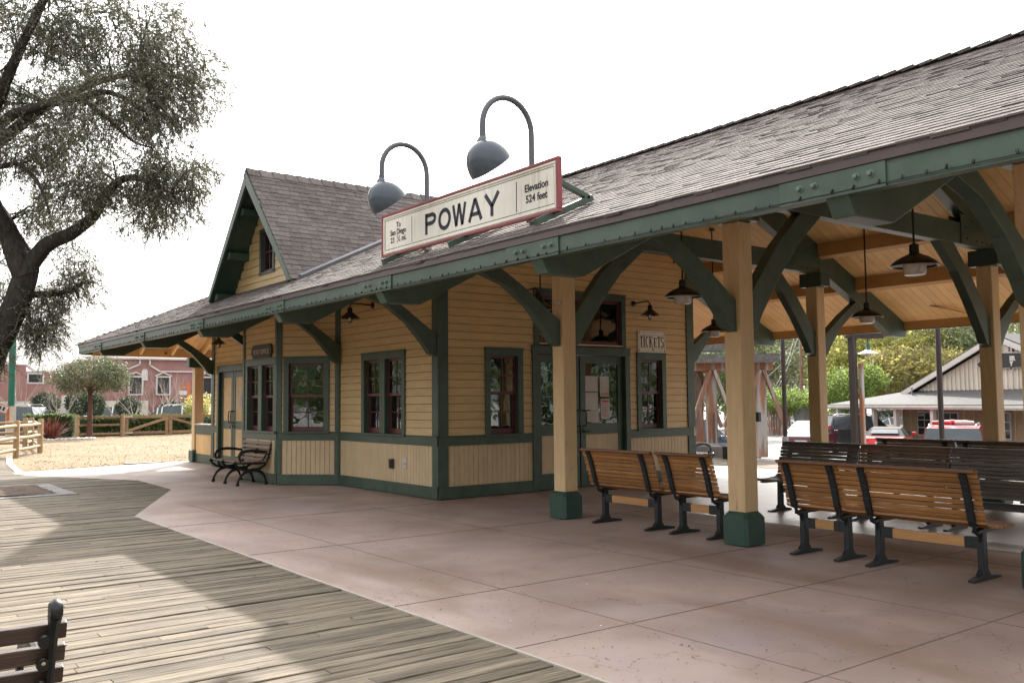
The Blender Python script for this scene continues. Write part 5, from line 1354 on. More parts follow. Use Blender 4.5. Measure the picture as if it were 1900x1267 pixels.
for s, x0, x1 in ((1, -1.95, -.03), (-1, .03, 2.2)):
    mb = MB()
    for z in (.16, .90): mb.beam((x0, 0, z), (x1, 0, z), .06, .13)
    mb.beam((x0, -.035, .22) if s > 0 else (x0, -.035, .84), (x1, -.035, .84) if s > 0 else (x1, -.035, .22), .05, .11)
    for x in (x0 + .06, x1 - .06): mb.beam((x, -.01, .02), (x, -.01, 1.0), .14, .07, up=(0, 1, 0))
    mb.build('gate_leaf', M_['plank'], gt)
mb = MB()
for z in (.17, .92): mb.box(-2.12, -1.65, -.075, -.045, z - .03, z + .03)
mb.build('hinge', M_['white'], gt)
rf2 = thing('ranch_fence', 'short run of ranch fence seen between the porch post and the depot wall', 'fence', (8.6, 33.2, -.03))
for x in (-.5, .35, 1.1):
    mb = MB(); mb.tube([(x, 0, -.1), (x, 0, 1.05)], .09, 10); mb.build('post', M_['log'], rf2, smooth='auto')
for z in (.2, .56, .92):
    mb = MB(); mb.beam((-.5, 0, z), (1.1, 0, z), .06, .1); mb.build('rail', M_['plank'], rf2)
gp = thing('green_pole', 'dark green steel pole with pale lower sleeve behind the log fence', 'pole', (-.25, 37.0, -.2))
mb = MB(); mb.tube([(0, 0, 1.2), (0, 0, 7)], .15, 14); mb.build('shaft', M_['gpole'], gp, smooth='auto')
mb = MB(); mb.box(-.19, .19, -.19, .19, 0, 1.62); mb.build('sleeve', M_['leafsleeve'] if 'leafsleeve' in M_ else M_['tan'], gp)
mb = MB(); mb.box(-.23, -.1, -.21, -.19, .9, 1.6); mb.build('orange_panel', M_['orange'], gp)
bs = thing('banner_sign', 'small tilted cream sign with orange edge at the left edge above the log fence', 'sign', (-.85, 36.8, 1.0))
mb = MB(); mb.beam((-.5, 0, .55), (.45, 0, .22), .05, .42); mb.build('edge', M_['orange'], bs)
mb = MB(); mb.beam((-.46, -.03, .535), (.41, -.03, .235), .03, .32); mb.build('face', M_['white'], bs)
mb = MB()
for i in range(5): mb.beam((-.38 + i * .15, -.05, .52 - i * .052), (-.30 + i * .15, -.05, .49 - i * .052), .02, .17)
mb.build('dark_mark', M_['black'], bs)

# ------------------------------------------------------------------ pink building across the street
pk = thing('pink_building', 'large dusty pink stucco building with white trim and stepped parapets across the street', 'building', (12, 66, -.45))
def pbox(name, m, x0, x1, y0, y1, z0, z1, par=None):
    mb = MB(); mb.box(x0 - 12, x1 - 12, y0 - 66, y1 - 66, z0 + .45, z1 + .45); return mb.build(name, M_[m], par or pk)
pbox('wall', 'pink', -6, 10.2, 66, 80, -.45, 4.02); pbox('wall', 'pink', 10.2, 40, 66.2, 80, -.45, 5.15)
pbox('coping', 'white', -6, 3.9, 65.9, 66.3, 4.55, 4.68); pbox('wall', 'pink', -6, 4.9, 66.02, 70, 4.0, 4.55)
mb = MB(); mb.prism([(4.9 - 12, -.05, 5.0), (4.98 - 12, -.05, 5.0), (5.5 - 12, -.05, 4.58), (5.5 - 12, -.05, 4.42), (5.4 - 12, -.05, 4.42), (4.9 - 12, -.05, 4.86)], (0, .2, 0)); mb.build('coping', M_['white'], pk)
pbox('coping', 'white', 5.5, 10.3, 65.9, 66.3, 4.0, 4.13); pbox('coping', 'white', 9, 40, 65.9, 66.4, 5.12, 5.28)
pbox('coping', 'white', 14.8, 40, 66.02, 66.19, 4.1, 4.22); pbox('coping', 'white', 9.5, 12.4, 66.02, 66.19, 4.3, 4.42)
for x0, x1, s in ((12.4, 13.2, 1), (14.0, 14.8, -1)):
    mb = MB(); a, b = (x0, 4.36), (x1, 4.72)
    if s < 0: a, b = (x1, 4.16), (x0, 4.66)
    mb.beam((a[0] - 12, .1, a[1] + .45), (b[0] - 12, .1, b[1] + .45), .16, .12); vx = b[0] - 12
    mb.box(vx - .06, vx + .06, .02, .18, b[1] + .4, 5.6); mb.build('coping', M_['white'], pk)
pbox('tan_base', 'tan', -6, 13.5, 64.5, 66, -.45, 1.75)
for x in (5.5, 7.1): pbox('signboard', 'white', x, x + 1.3, 64.4, 64.49, 1.55, 2.2)
def pwin(x, z, w=.95, h=1.35, ped=True, sq=False, py=.1):
    mb = MB(); t = .11; y0 = -.06
    if sq: z_ = z
    mb.box(x - w / 2 - t, x - w / 2, y0, .18, z, z + h); mb.box(x + w / 2, x + w / 2 + t, y0, .18, z, z + h)
    mb.box(x - w / 2 - t, x + w / 2 + t, y0, .18, z + h, z + h + t); mb.box(x - w / 2 - t, x + w / 2 + t, y0, .18, z - t, z)
    if ped:
        mb.beam((x - w / 2 - .2, .04, z + h + .12), (x, .04, z + h + .42), .12, .1); mb.beam((x + w / 2 + .2, .04, z + h + .12), (x, .04, z + h + .42), .12, .1)
    wd = mb.build('window', M_['white'], pk); g = MB(); g.box(x - w / 2, x + w / 2, py, py + .04, z, z + h); g.build('pane', M_['dwin'], wd)
pwin(15.08 - 12, 2.75 + .45 - .45); pwin(12.9 - 12, 2.75); pwin(18.6 - 12, 2.75); pwin(22 - 12, 2.75)
pwin(5.55 - 12, 3.45 + .2, .95, .62, False, py=-.045); pwin(15.6 - 12, .6, 1.5, 1.1, False)
mb = MB(); mb.prism([(13.36 - 12, .02, 3.75 + .1), (13.84 - 12, .02, 3.85), (13.84 - 12, .02, 4.62), (13.72 - 12, .02, 4.78), (13.48 - 12, .02, 4.78), (13.36 - 12, .02, 4.62)], (0, .14, 0)); mb.build('niche', M_['white'], pk)

# ------------------------------------------------------------------ cars
def car(kind_, paint, loc, rz_, label, group='parked cars'):
    t = thing('parked_car', label, 'car', loc, rz_, group)
    P = dict(
        sedan=[(-2.33, .38, .70, .70, .74, .7), (-2.28, .28, .93, .93, .84, .8), (-1.62, .2, .99, 1.0, .88, .8), (-.80, .2, 1.0, 1.38, .89, .62), (.15, .2, .98, 1.43, .89, .62), (.45, .2, .97, 1.40, .89, .62), (1.15, .2, .95, .97, .88, .74), (2.05, .22, .80, .82, .84, .7), (2.32, .32, .62, .62, .74, .66)],
        conv=[(-2.2, .36, .70, .70, .74, .7), (-2.15, .28, .92, .92, .84, .8), (-1.5, .2, .97, .98, .87, .8), (-.85, .2, .97, 1.30, .88, .62), (.1, .2, .95, 1.35, .88, .60), (.35, .2, .94, 1.32, .88, .60), (.95, .2, .92, .94, .87, .74), (1.95, .22, .78, .8, .82, .7), (2.2, .32, .6, .6, .74, .66)],
        suv=[(-2.4, .42, .75, .75, .86, .84), (-2.36, .36, 1.1, 1.1, .93, .9), (-2.3, .35, 1.14, 1.18, .94, .84), (-2.0, .33, 1.14, 1.78, .95, .74), (-.8, .33, 1.12, 1.84, .95, .74), (.3, .33, 1.1, 1.80, .95, .72), (.55, .33, 1.1, 1.74, .95, .7), (1.2, .33, 1.08, 1.12, .94, .8), (2.2, .36, .98, 1.0, .9, .8), (2.4, .45, .72, .72, .82, .76)],
        pickup=[(-2.7, .5, 1.0, 1.0, .9, .88), (-2.65, .45, 1.08, 1.08, .93, .9), (-.7, .4, 1.08, 1.09, .94, .9), (-.62, .4, 1.08, 1.72, .94, .74), (.6, .4, 1.08, 1.75, .94, .72), (1.25, .4, 1.06, 1.1, .94, .8), (2.5, .42, .98, 1.0, .9, .82), (2.7, .5, .7, .7, .84, .78)])[kind_]
    mb = MB(); secs = []
    for (x, zl, zb_, zt, wb, wt) in P:
        secs.append([V((x, -wb * .97, zl)), V((x, -wb, (zl + zb_) / 2 + .05)), V((x, -wb * .985, zb_)), V((x, -wt, zt)), V((x, wt, zt)), V((x, wb * .985, zb_)), V((x, wb, (zl + zb_) / 2 + .05)), V((x, wb * .97, zl))])
    for i, (a, b) in enumerate(zip(secs, secs[1:])):
        ra = P[i][3] - P[i][2]; rb_ = P[i + 1][3] - P[i + 1][2]; cab = ra > .2 or rb_ > .2; side = ra > .2 and rb_ > .2
        for j in range(7):
            m = 0
            if j == 3 and cab and not side: m = 1
            if j in (2, 4) and cab: m = 1
            if j == 3 and side and kind_ == 'conv': m = 2
            if kind_ == 'conv' and j in (2, 3, 4) and i in (2, 3): m = 2
            mb.poly([a[j], a[j + 1], b[j + 1], b[j]], m)
        mb.poly([a[7], a[0], b[0], b[7]], 0)
    mb.poly(secs[0], 0); mb.poly(list(reversed(secs[-1])), 0)
    body = mb.build('body', [M_[paint], M_['carglass'], M_['softtop']], t, bevel=.03)
    # pillars over the glass
    mb = MB()
    for i in range(len(P)):
        if P[i][3] - P[i][2] > .2:
            for s in (-1, 1): mb.beam((P[i][0], s * P[i][4] * .99, P[i][2]), (P[i][0], s * P[i][5] * 1.01, P[i][3]), .03, .07, up=(1, 0, 0))
    mb.build('pillar', M_['softtop' if kind_ == 'conv' else paint], t)
    if kind_ in ('sedan', 'suv', 'conv', 'pickup'):
        for x in (1.42, -1.42 if kind_ != 'pickup' else -1.6):
            for s in (-1, 1):
                r = .33 if kind_ in ('sedan', 'conv') else .38; w = MB()
                w.lathe([(r * .62, -.1), (r * .95, -.1), (r, -.06), (r, .09), (r * .94, .115), (r * .66, .12), (r * .62, .1)], (x, s * .80, r), (0, s, 0), 20); wh = w.build('wheel', M_['tyre'], t, smooth='auto')
                w = MB(); w.lathe([(0, .118), (.06, .118), (.07, .1), (r * .6, .105), (r * .64, .118), (r * .62, .05), (0, .05)], (x, s * .80, r), (0, s, 0), 16); w.build('rim', M_['rim'], wh, smooth='auto')
                w = MB()
                w.lathe([(r * 1.0, .07), (r * 1.17, .07), (r * 1.17, .076), (r * 1.0, .076)], (x, s * .84, r), (0, s, 0), 20); w.build('wheel_arch', M_['tyre'], t)
    rx, fx = P[1][0], P[-2][0]
    if kind_ == 'conv':
        mb = MB(); mb.prism([(-1.36, -.58, 1.085), (-1.36, .58, 1.085), (-1.02, .5, 1.25), (-1.02, -.5, 1.25)], (-.012, 0, .02)); mb.build('rear_window', M_['carglass'], t)
    for s in (-1, 1):
        mb = MB(); z = P[1][2]; mb.box(rx - .035, rx + .2, s * P[1][4] - .33 * (s > 0) + .0, s * P[1][4] + .33 * (s < 0), z - .2, z - .04) if kind_ != 'suv' else mb.box(rx - .03, rx + .1, s * .93 - .14 * (s > 0), s * .93 + .14 * (s < 0), z - .15, z + .25)
        mb.build('tail_light', M_['lightred'], t, bevel=.02)
        mb = MB(); z = P[-2][2]; mb.box(fx - .05, fx + .16, s * .80 - .3 * (s > 0), s * .80 + .3 * (s < 0), z - .22, z - .07); mb.build('headlight', M_['lightw'], t, bevel=.02)
        mb = MB(); k = max(i for i in range(len(P)) if P[i][3] - P[i][2] > .2); mb.box(P[k][0] + .25, P[k][0] + .4, s * 1.0 - .09, s * 1.0 + .09, P[k][2] + .02, P[k][2] + .17); mb.build('mirror', M_[paint], t, bevel=.03)
    mb = MB(); mb.box(rx - .05, rx - .02, -.27, .27, .62 if kind_ != 'suv' else .8, .76 if kind_ != 'suv' else .94); mb.build('number_plate', M_['white'], t)
    mb = MB(); mb.box(fx + .08, fx + .2, -.6, .6, P[-2][2] - .3, P[-2][2] - .16); mb.build('grille', M_['tyre'], t)
    mb = MB(); mb.box(rx - .1, rx + .05, -.8, .8, .38, .5); mb.box(P[-1][0] - .05, P[-1][0] + .06, -.72, .72, .36, .48); mb.build('bumper', M_[paint], t, bevel=.03)
    if kind_ == 'suv':
        mb = MB()
        for s in (-1, 1): mb.tube([(-1.9, s * .66, 1.84), (-1.8, s * .66, 1.9), (.1, s * .66, 1.9), (.25, s * .66, 1.83)], .022, 6)
        mb.build('roof_rail', M_['chrome'], t)
    return t
H = R(23); AW = R(143)
G_ = -1.2
car('sedan', 'c_maroon', (30.1, 14.4, G_), H, 'dark maroon sedan seen from behind left of the middle far post')
car('conv', 'c_red', (30.8, 10.9, G_), H, 'bright red convertible with black soft top raised')
ms = car('suv', 'c_msuv', (22.5, 3.62, G_ - .1), H, 'dark red sport utility car with roof rack, close behind the brown benches')
for x, y_, m in ((-1.2, .35, 0), (-1.1, -.3, 1), (-.3, .1, 0)):
    mb = MB(); mb.lathe([(0, -.3), (.06, -.28), (.085, 0), (.06, .28), (0, .3)], (x, y_, 1.93), (.3, 1, 0), 10, m)
    mb.build('roof_load', [M_['c_red'], M_['white']], ms, smooth='auto')
car('suv', 'c_blue', (19.9, 12.7, G_), R(-35), 'blue sport utility car parked behind the timber platform legs')
car('suv', 'c_dark', (35.9, 15.45, G_ - .08), R(-25), 'charcoal sport utility car beside the restaurant porch')
car('sedan', 'c_beige', (35.6, 18.3, G_), H, 'pale beige sedan just beyond the maroon sedan')
car('suv', 'c_white', (58, 34.2, G_ - .1), H + math.pi, 'white sport utility car facing the viewer left of the middle far post')
car('suv', 'c_white', (59, 27.4, G_ - .1), H + math.pi, 'white sport utility car facing the viewer, seen between the porch posts')
car('suv', 'c_white', (64, 33.4, G_ - .1), R(-60), 'small white car far back beside the dark lamp post')
car('sedan', 'c_silver', (46.5, 19.4, G_), R(-40), 'silver car parked beyond the red convertible')
car('suv', 'c_white', (8.0, 39.6, -.48), AW, 'white sport utility car behind the ranch gate', 'cars on the street')
car('pickup', 'c_white', (9.6, 60.5, -.45), AW, 'white pickup truck far behind the small round tree', 'cars on the street')
car('suv', 'c_dark', (.0, 42.2, -.42), AW, 'dark sport utility car behind the log fence', 'cars on the street')
db = thing('dark_trailer', 'dark grey box trailer with a white top edge past the porch post', 'trailer', (13.3, 48.8, -.45))
mb = MB(); mb.box(-1.0, 1.3, -.6, .6, .3, 1.55); mb.build('box', M_['c_dark'], db, bevel=.03)
mb = MB(); mb.box(-1.05, 1.35, -.65, .65, 1.55, 1.72); mb.build('lid', M_['white'], db, bevel=.02)
mb = MB()
for x in (-.4, .7):
    for y_ in (-.58, .58): mb.lathe([(0, -.1), (.3, -.1), (.3, .1), (0, .1)], (x, y_, .3), (0, 1, 0), 14)
mb.build('wheel', M_['tyre'], db)
op_ = thing('orange_post_sign', 'thin orange post with crossbar and a hanging white sign by the porch post', 'sign', (10.35, 44.4, -.45))
mb = MB(); mb.box(-.06, .06, -.06, .06, 0, 3.2); mb.box(-.62, .2, -.04, .04, 2.86, 2.96); mb.build('post', M_['orange'], op_)
mb = MB(); mb.box(-.55, -.1, -.03, .03, 2.45, 2.7); mb.build('board', M_['white'], op_)

# ------------------------------------------------------------------ right side: timber platform, poles, restaurant
tf = thing('timber_platform', 'weathered rust coloured timber platform on braced posts behind the depot corner', 'wooden structure', (12.3, 4.6, -.1))
ax = V((.8, -.6, 0)).normalized(); bx_ = V((.6, .8, 0))
def tp_(a, b, z): return ax * a + bx_ * b + V((0, 0, z))
for a in (-.6, .72):
    for b in (-.3, 1.4):
        mb = MB(); mb.beam(tp_(a, b, .0), tp_(a, b, 2.3), .26, .26, up=bx_); mb.build('post', M_['timber'], tf, bevel=.01)
        for s in (-1, 1):
            mb = MB(); mb.beam(tp_(a + s * .62, b - .15, .75), tp_(a + s * .05, b - .15, 2.32), .09, .15, up=bx_); mb.build('brace', M_['timber'], tf, bevel=.008)
for b in (-.3, 1.4):
    mb = MB(); mb.beam(tp_(-1.6, b, 2.42), tp_(1.05, b, 2.42), .2, .22); mb.build('beam', M_['timber'], tf, bevel=.01)
for i in range(7):
    a = -1.55 + i * .42; mb = MB(); mb.beam(tp_(a, -.6, 2.6), tp_(a, 1.7, 2.6), .12, .15); mb.build('joist', M_['timber'], tf)
mb = MB()
for j in range(11): mb.beam(tp_(-1.7, -.55 + j * .21, 2.71 + random.uniform(0, .012)), tp_(1.15, -.55 + j * .21, 2.71 + random.uniform(0, .012)), .2, .07)
mb.beam(tp_(-1.7, -.68, 2.62), tp_(1.15, -.68, 2.62), .06, .22); mb.build('deck', M_['gtimber'], tf)
mb = MB(); mb.beam(tp_(-1.4, -.2, 2.98), tp_(-.2, -.2, 2.98), .5, .3); mb.build('upper_deck', M_['gtimber'], tf)
mb = MB(); mb.box(.0, .1, -.9, -.8, .95, 1.2); mb.build('speaker_box', M_['lampblack'], tf)
mb = MB(); mb.tube([tp_(-.55, -.5, 0), tp_(-.55, -.5, 1.2)], .03, 8); mb.build('conduit', M_['steel'], tf)
def pole(x, y, z0, z1, r, label, m='dpole'):
    t = thing('steel_pole', label, 'pole', (x, y, z0)); mb = MB(); mb.tube([(0, 0, .3), (0, 0, z1 - z0)], r, 12); mb.build('shaft', M_[m], t, smooth='auto')
    mb = MB(); mb.lathe([(r * 1.9, 0), (r * 1.9, .04), (r * 1.35, .06), (r * 1.3, .5), (r, .52)], n=14); mb.build('sleeve', M_['gconcrete'], t, smooth='auto'); return t
pole(12.25, 2.85, -.03, 7, .055, 'thin brown steel pole left of the middle far post'); pole(12.46, -1.1, -.03, 7, .06, 'thin brown steel pole in front of the restaurant gable')
tl = thing('timber_lamp_post', 'dark timber lamp post with a crossarm holding a white enamel lamp', 'street lamp', (12.75, 1.20, -.66))
mb = MB(); mb.box(-.075, .075, -.075, .075, 0, 3.72); mb.build('post', M_['dtimber'], tl, bevel=.01)
mb = MB(); mb.beam(V((.36, -.28, 3.62)), V((-.14, .1, 3.64)), .12, .14); mb.beam(V((.60, -.46, 3.62)), V((.3, -.23, 3.62)), .12, .13); mb.build('crossarm', M_['dtimber'], tl)
c = V((.30, -.24, 3.3)); mb = MB(); mb.tube([c + V((0, 0, .08)), c + V((0, 0, .3))], .02, 8); mb.lathe([(0, .14), (.045, .13), (.05, .0), (.06, -.02)], c, n=14); mb.build('fitting', M_['gpole'], tl, smooth='auto')
mb = MB(); mb.lathe([(.06, -.02), (.11, -.05), (.25, -.11), (.25, -.12), (.1, -.065), (0, -.06)], c, n=24); mb.build('shade', M_['lampwhite'], tl, smooth='auto')
mb = MB(); mb.lathe([(.05, -.08), (.06, -.15), (.04, -.2), (0, -.21)], c, n=12); mb.build('globe', M_['lglass'], tl, smooth=True)
tp2 = thing('timber_lamp_post', 'rusty brown timber standing close behind the dark lamp post', 'post', (12.9, 1.08, -.6)); tp2.name = 'timber_post'
mb = MB(); mb.box(-.05, .05, -.05, .05, 0, 2.9); mb.build('post', M_['timber'], tp2, bevel=.01)
bf = thing('board_fence', 'tall brown board fence at the far left of the parking lot', 'fence', (47.5, 30.2, -1.2)); mb = MB()
u = V((.83, -.56, 0)).normalized()
for i in range(26): mb.beam(u * (-3.0 + i * .19) + V((0, 0, 0)), u * (-3.0 + i * .19) + V((0, 0, 2.05 + random.uniform(-.04, .04))), .17, .03, up=(u.y, -u.x, 0))
mb.build('boards', M_['timber'], bf)
cb = thing('utility_cabinet', 'grey metal utility cabinet at the end of the board fence', 'cabinet', (49.8, 28.6, -1.2)); mb = MB(); mb.box(-.55, .55, -.4, .4, 0, 2.1); mb.build('case', M_['gconcrete'], cb, bevel=.02)
mb = MB(); mb.box(-.5, .0, -.43, -.4, .1, 2.0); mb.build('door', M_['gconcrete'], cb)
def upole(x, y, z1, r, m, label, arm=0):
    t = thing('utility_pole', label, 'utility pole', (x, y, -1.2)); mb = MB(); mb.tube([(0, 0, 0), (0, 0, z1 + 1.2)], [r, r * .75], 10); mb.build('shaft', M_[m], t)
    mb = MB()
    for z in ([z1 + .4, z1 - .6] if arm else [z1 + .9]): mb.beam(V((-.5, .38, z)), V((.5, -.38, z)), .1, .12)
    mb.build('crossarm', M_[m], t); return t
upole(57.07, 33.8, 9, .17, 'timber', 'rust brown utility pole among the trees'); upole(60.2, 35.2, 8, .15, 'gtimber', 'grey utility pole with a transformer beside the rust brown pole'); upole(54.77, 29.52, 1.9, .13, 'timber', 'short orange brown utility post before the bright green tree', 1)
wr = MB()
for k, (a, b) in enumerate((((57, 33.8, 8), (47.5, 30, 1.5)), ((57, 33.8, 7), (47.8, 30.4, 1.2)), ((57, 33.8, 9), (54.8, 29.5, 1.8)), ((57, 33.8, 6.5), (40, 30, 1.2)), ((57, 33.8, 5.8), (40, 30, .9)), ((57, 33.8, 6.9), (30, 36, 5.2)))):
    a, b = V(a), V(b); wr.tube([a.lerp(b, i / 10) - V((0, 0, .9 * math.sin(math.pi * i / 10))) for i in range(11)], .011, 4)
tag(wr.build('overhead_wire', M_['lampwhite']), 'thin pale wires slung between the utility poles', 'wires')

# restaurant with porch
hb = thing('gabled_restaurant', 'pale board and batten restaurant with a grey porch roof and white posts', 'building', (34.6, 11.7, -1.2))
U = V((31.85 - 36.97, 5.53 - 18.0, 0)).normalized(); Wn = V((U.y, -U.x, 0));
if Wn.dot(V((-1, -.6, 0))) < 0: Wn = -Wn
HO = V((36.97, 18.0, 0)) - V((34.6, 11.7, 0))
def hp(u, w, z): return HO + U * u + Wn * w + V((0, 0, z + 1.2))
def hmb(): mb = MB(); mb.fr = lambda p: hp(p[0], p[1], p[2]); return mb
mb = hmb(); n = 0
u = 3.4
mb.prism([(3.2, -2.3, -1.2), (19, -2.3, -1.2), (19, -2.3, 1.5), (3.2, -2.3, 1.5)], (0, -8, 0)); mb.build('wall', M_['tanboard'], hb)
mb = hmb(); u = 3.2
while u < 19: mb.box(u - .02, u + .02, -2.3, -2.27, -1.2, 1.2); u += .62
mb.build('battens', M_['bead'], hb)
GA, GB_, GZ0, GZ1 = 4.7, 16.5, 1.62, 3.95; GM = (GA + GB_) / 2
mb = hmb(); mb.prism([(GA, -1.7, 1.3), (GB_, -1.7, 1.3), (GB_, -1.7, GZ0), (GM, -1.7, GZ1), (GA, -1.7, GZ0)], (0, -8, 0)); gab = mb.build('gable_wall', M_['batten'], hb)
mb = hmb(); u = GA + .15
while u < GB_:
    zt_ = GZ1 - abs(u - GM) * (GZ1 - GZ0) / (GM - GA); mb.box(u - .05, u + .05, -1.7, -1.655, 1.3, zt_ - .05); u += random.uniform(.24, .34)
mb.build('battens', M_['batten'], hb)
mb = hmb()
for s in (-1, 1):
    e = GA - .45 if s < 0 else GB_ + .45; k = (GZ1 - GZ0) / (GM - GA); ze = GZ0 - .45 * k
    mb.prism([(e, -1.35, ze), (GM, -1.35, GZ1), (GM, -1.35, GZ1 + .26), (e, -1.35, ze + .26)], (0, -.08, 0))
mb.build('bargeboard', M_['white'], hb)
mb = hmb()
for s in (-1, 1):
    e = GA - .45 if s < 0 else GB_ + .45; k = (GZ1 - GZ0) / (GM - GA); ze = GZ0 - .45 * k
    mb.prism([(e, -1.38, ze + .24), (GM, -1.38, GZ1 + .24), (GM, -1.38, GZ1 + .32), (e, -1.38, ze + .32)], (0, -9, 0))
mb.build('roof', M_['groof'], hb)
mb = hmb()
mb.prism([(0, 0, 1.06), (20, 0, 1.06), (20, -1.75, 1.75), (4.6, -1.75, 1.75)], (0, 0, .05)); mb.prism([(0, 0, 1.06), (4.6, -1.75, 1.75), (4.6, -6, 1.75), (1.0, -6, 1.06)], (0, 0, .05)); mb.build('porch_roof', M_['groof'], hb)
mb = hmb(); mb.box(0, 20, .0, .06, .88, 1.05); mb.box(0, 20, .06, .16, .96, 1.07); mb.build('gutter', M_['white'], hb)
for u in (.55, 2.75, 3.6, 5.3, 7.9, 11.4, 14.2, 17):
    mb = hmb(); mb.box(u - .1, u + .1, -.35, -.15, -1.2, .9); mb.build('post', M_['white'], hb)
for u in (4.9, 6.7, 9.9):
    mb = hmb(); mb.box(u - .55, u + .55, -2.3, -2.22, -.5, .75); w = mb.build('window', M_['white'], hb); g = hmb()
    for i in range(2):
        for j in range(3): g.box(u - .48 + i * .5, u - .04 + i * .5, -2.22, -2.21, -.43 + j * .38, -.1 + j * .38)
    g.build('pane', M_['carglass'], w)
mb = hmb(); mb.box(12.4, 13.4, -2.3, -2.2, -1.2, .8); mb.build('door', M_['tanboard'], hb)
mb = hmb(); mb.tube([(5.3, -1.2, 1.45), (5.3, -1.2, 1.95)], .04, 6); mb.build('vent_pipe', M_['steel'], hb)
hs = thing('restaurant_sign', 'black scalloped sign board with white outline on the restaurant gable', 'sign', tuple(V((34.6, 11.7, -1.2)) + hp(10.3, -1.5, 2.9)))
def hsb(): mb = MB(); o = hp(10.3, -1.5, 2.9); mb.fr = lambda p: hp(p[0], p[1], p[2]) - o; return mb
ol_ = [(9.34, 2.95), (9.42, 2.82), (9.62, 2.76), (9.85, 2.8), (10.2, 2.72), (11.25, 2.72), (11.3, 2.62), (11.36, 2.72), (12.6, 2.74), (12.75, 2.95), (12.6, 3.3), (11.95, 3.24), (11.75, 3.33), (11.0, 3.36), (10.2, 3.42), (9.9, 3.25), (9.75, 3.2), (9.7, 3.08), (9.5, 3.03)]
cgx = sum(p[0] for p in ol_) / len(ol_); cgz = sum(p[1] for p in ol_) / len(ol_)
mb = hsb(); mb.prism([(cgx + (a - cgx) * 1.06, -1.6, cgz + (b - cgz) * 1.13) for a, b in ol_], (0, .04, 0)); mb.build('outline', M_['white'], hs)
mb = hsb(); mb.prism([(a, -1.55, b) for a, b in ol_], (0, .03, 0)); mb.build('board', M_['black'], hs)
def htext(b, u, z, s): text(b, s, M_['white'], hs, rotmat(tuple(U), (0, 0, 1), tuple(Wn), hp(u, -1.51, z) - hp(10.3, -1.5, 2.9)), bold=.02, ext=.005)
htext('ER', 11.42, 3.1, .27); htext('Y', 11.36, 2.87, .23)
mb = hsb(); mb.box(10.98, 11.34, -1.62, -1.58, 3.38, 3.66); mb.build('number_board', M_['white'], hs); htext2 = text('2', .26, M_['black'], hs, rotmat(tuple(U), (0, 0, 1), tuple(Wn), hp(11.2, -1.57, 3.52) - hp(10.3, -1.5, 2.9)), bold=.01)
# ------------------------------------------------------------------ camera, light, sky
cam = bpy.data.cameras.new('camera'); co = bpy.data.objects.new('camera', cam); C.objects.link(co)
r_ = V((0.79683282, -0.60413337, -0.00896219)); u_ = V((-0.03252158, -0.05769715, 0.99780428)); f_ = V((0.60332396, 0.79479174, 0.06562236))
co.matrix_world = Matrix(((r_.x, u_.x, -f_.x, -7.2555), (r_.y, u_.y, -f_.y, -11.3726), (r_.z, u_.z, -f_.z, 1.45), (0, 0, 0, 1)))
cam.sensor_width = 36; cam.lens = 36 * 1677.28 / 1900; cam.clip_end = 2000; cam.clip_start = .05
S.camera = co
SD = V((.82, 1.04, 1.0)).normalized()
sun = bpy.data.lights.new('sun', 'SUN'); sun.energy = SUN_E; sun.angle = R(.9); sun.color = (1, .94, .86)
so = bpy.data.objects.new('sun', sun); C.objects.link(so); so.rotation_euler = SD.to_track_quat('Z', 'Y').to_euler(); so.location = SD * 40
w = bpy.data.worlds.new('World'); S.world = w; w.use_nodes = True
nt = w.node_tree; bg = nt.nodes['Background']; sk = nt.nodes.new('ShaderNodeTexSky'); sk.sky_type = 'NISHITA'; sk.sun_disc = False
sk.sun_elevation = math.asin(SD.z); sk.sun_rotation = math.atan2(SD.x, SD.y); sk.dust_density = 6; sk.air_density = 1.2; sk.ozone_density = .6
bw_ = nt.nodes.new('ShaderNodeRGBToBW'); mx = nt.nodes.new('ShaderNodeMix'); mx.data_type = 'RGBA'; mx.inputs[0].default_value = .8
nt.links.new(sk.outputs[0], bw_.inputs[0]); nt.links.new(sk.outputs[0], mx.inputs[6]); nt.links.new(bw_.outputs[0], mx.inputs[7]); # a thin bright overcast over the clear sky, brighter overhead than low down as real overcast is
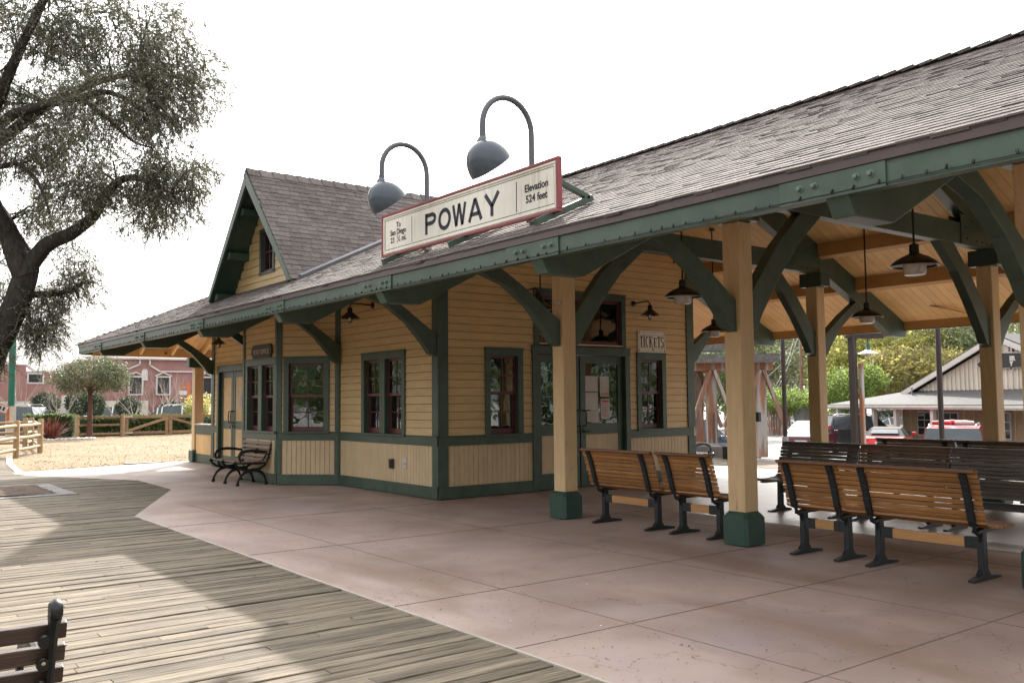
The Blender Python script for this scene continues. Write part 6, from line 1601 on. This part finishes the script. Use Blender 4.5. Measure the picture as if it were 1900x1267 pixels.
tc = nt.nodes.new('ShaderNodeTexCoord'); sx_ = nt.nodes.new('ShaderNodeSeparateXYZ'); nt.links.new(tc.outputs['Generated'], sx_.inputs[0])
ma = nt.nodes.new('ShaderNodeMath'); ma.operation = 'MULTIPLY_ADD'; ma.inputs[1].default_value = CLOUD * 1.2; ma.inputs[2].default_value = CLOUD * .42; ma.use_clamp = False
mxm = nt.nodes.new('ShaderNodeMath'); mxm.operation = 'MAXIMUM'; mxm.inputs[1].default_value = 0; nt.links.new(sx_.outputs[2], mxm.inputs[0]); nt.links.new(mxm.outputs[0], ma.inputs[0])
cn = nt.nodes.new('ShaderNodeTexNoise'); cn.inputs['Scale'].default_value = 2.2; cn.inputs['Detail'].default_value = 5; nt.links.new(tc.outputs['Generated'], cn.inputs['Vector'])
cr = nt.nodes.new('ShaderNodeMapRange'); cr.inputs['From Min'].default_value = .3; cr.inputs['From Max'].default_value = .7; cr.inputs['To Min'].default_value = .88; cr.inputs['To Max'].default_value = 1.1; nt.links.new(cn.outputs['Fac'], cr.inputs['Value'])
cm = nt.nodes.new('ShaderNodeMath'); cm.operation = 'MULTIPLY'; nt.links.new(ma.outputs[0], cm.inputs[0]); nt.links.new(cr.outputs[0], cm.inputs[1])
cc = nt.nodes.new('ShaderNodeCombineColor')
for i in range(3): nt.links.new(cm.outputs[0], cc.inputs[i])
ad = nt.nodes.new('ShaderNodeMix'); ad.data_type = 'RGBA'; ad.blend_type = 'ADD'; ad.inputs[0].default_value = 1
nt.links.new(mx.outputs[2], ad.inputs[6]); nt.links.new(cc.outputs[0], ad.inputs[7]); nt.links.new(ad.outputs[2], bg.inputs[0])
bg.inputs[1].default_value = SKY_E
S.view_settings.view_transform = 'Standard'; S.view_settings.look = 'None'; S.view_settings.exposure = EXPO; S.view_settings.gamma = 1
S.render.engine = 'CYCLES'
S.cycles.use_denoising = True
S.cycles.max_bounces = 8; S.cycles.transparent_max_bounces = 12; S.cycles.caustics_reflective = False; S.cycles.caustics_refractive = False
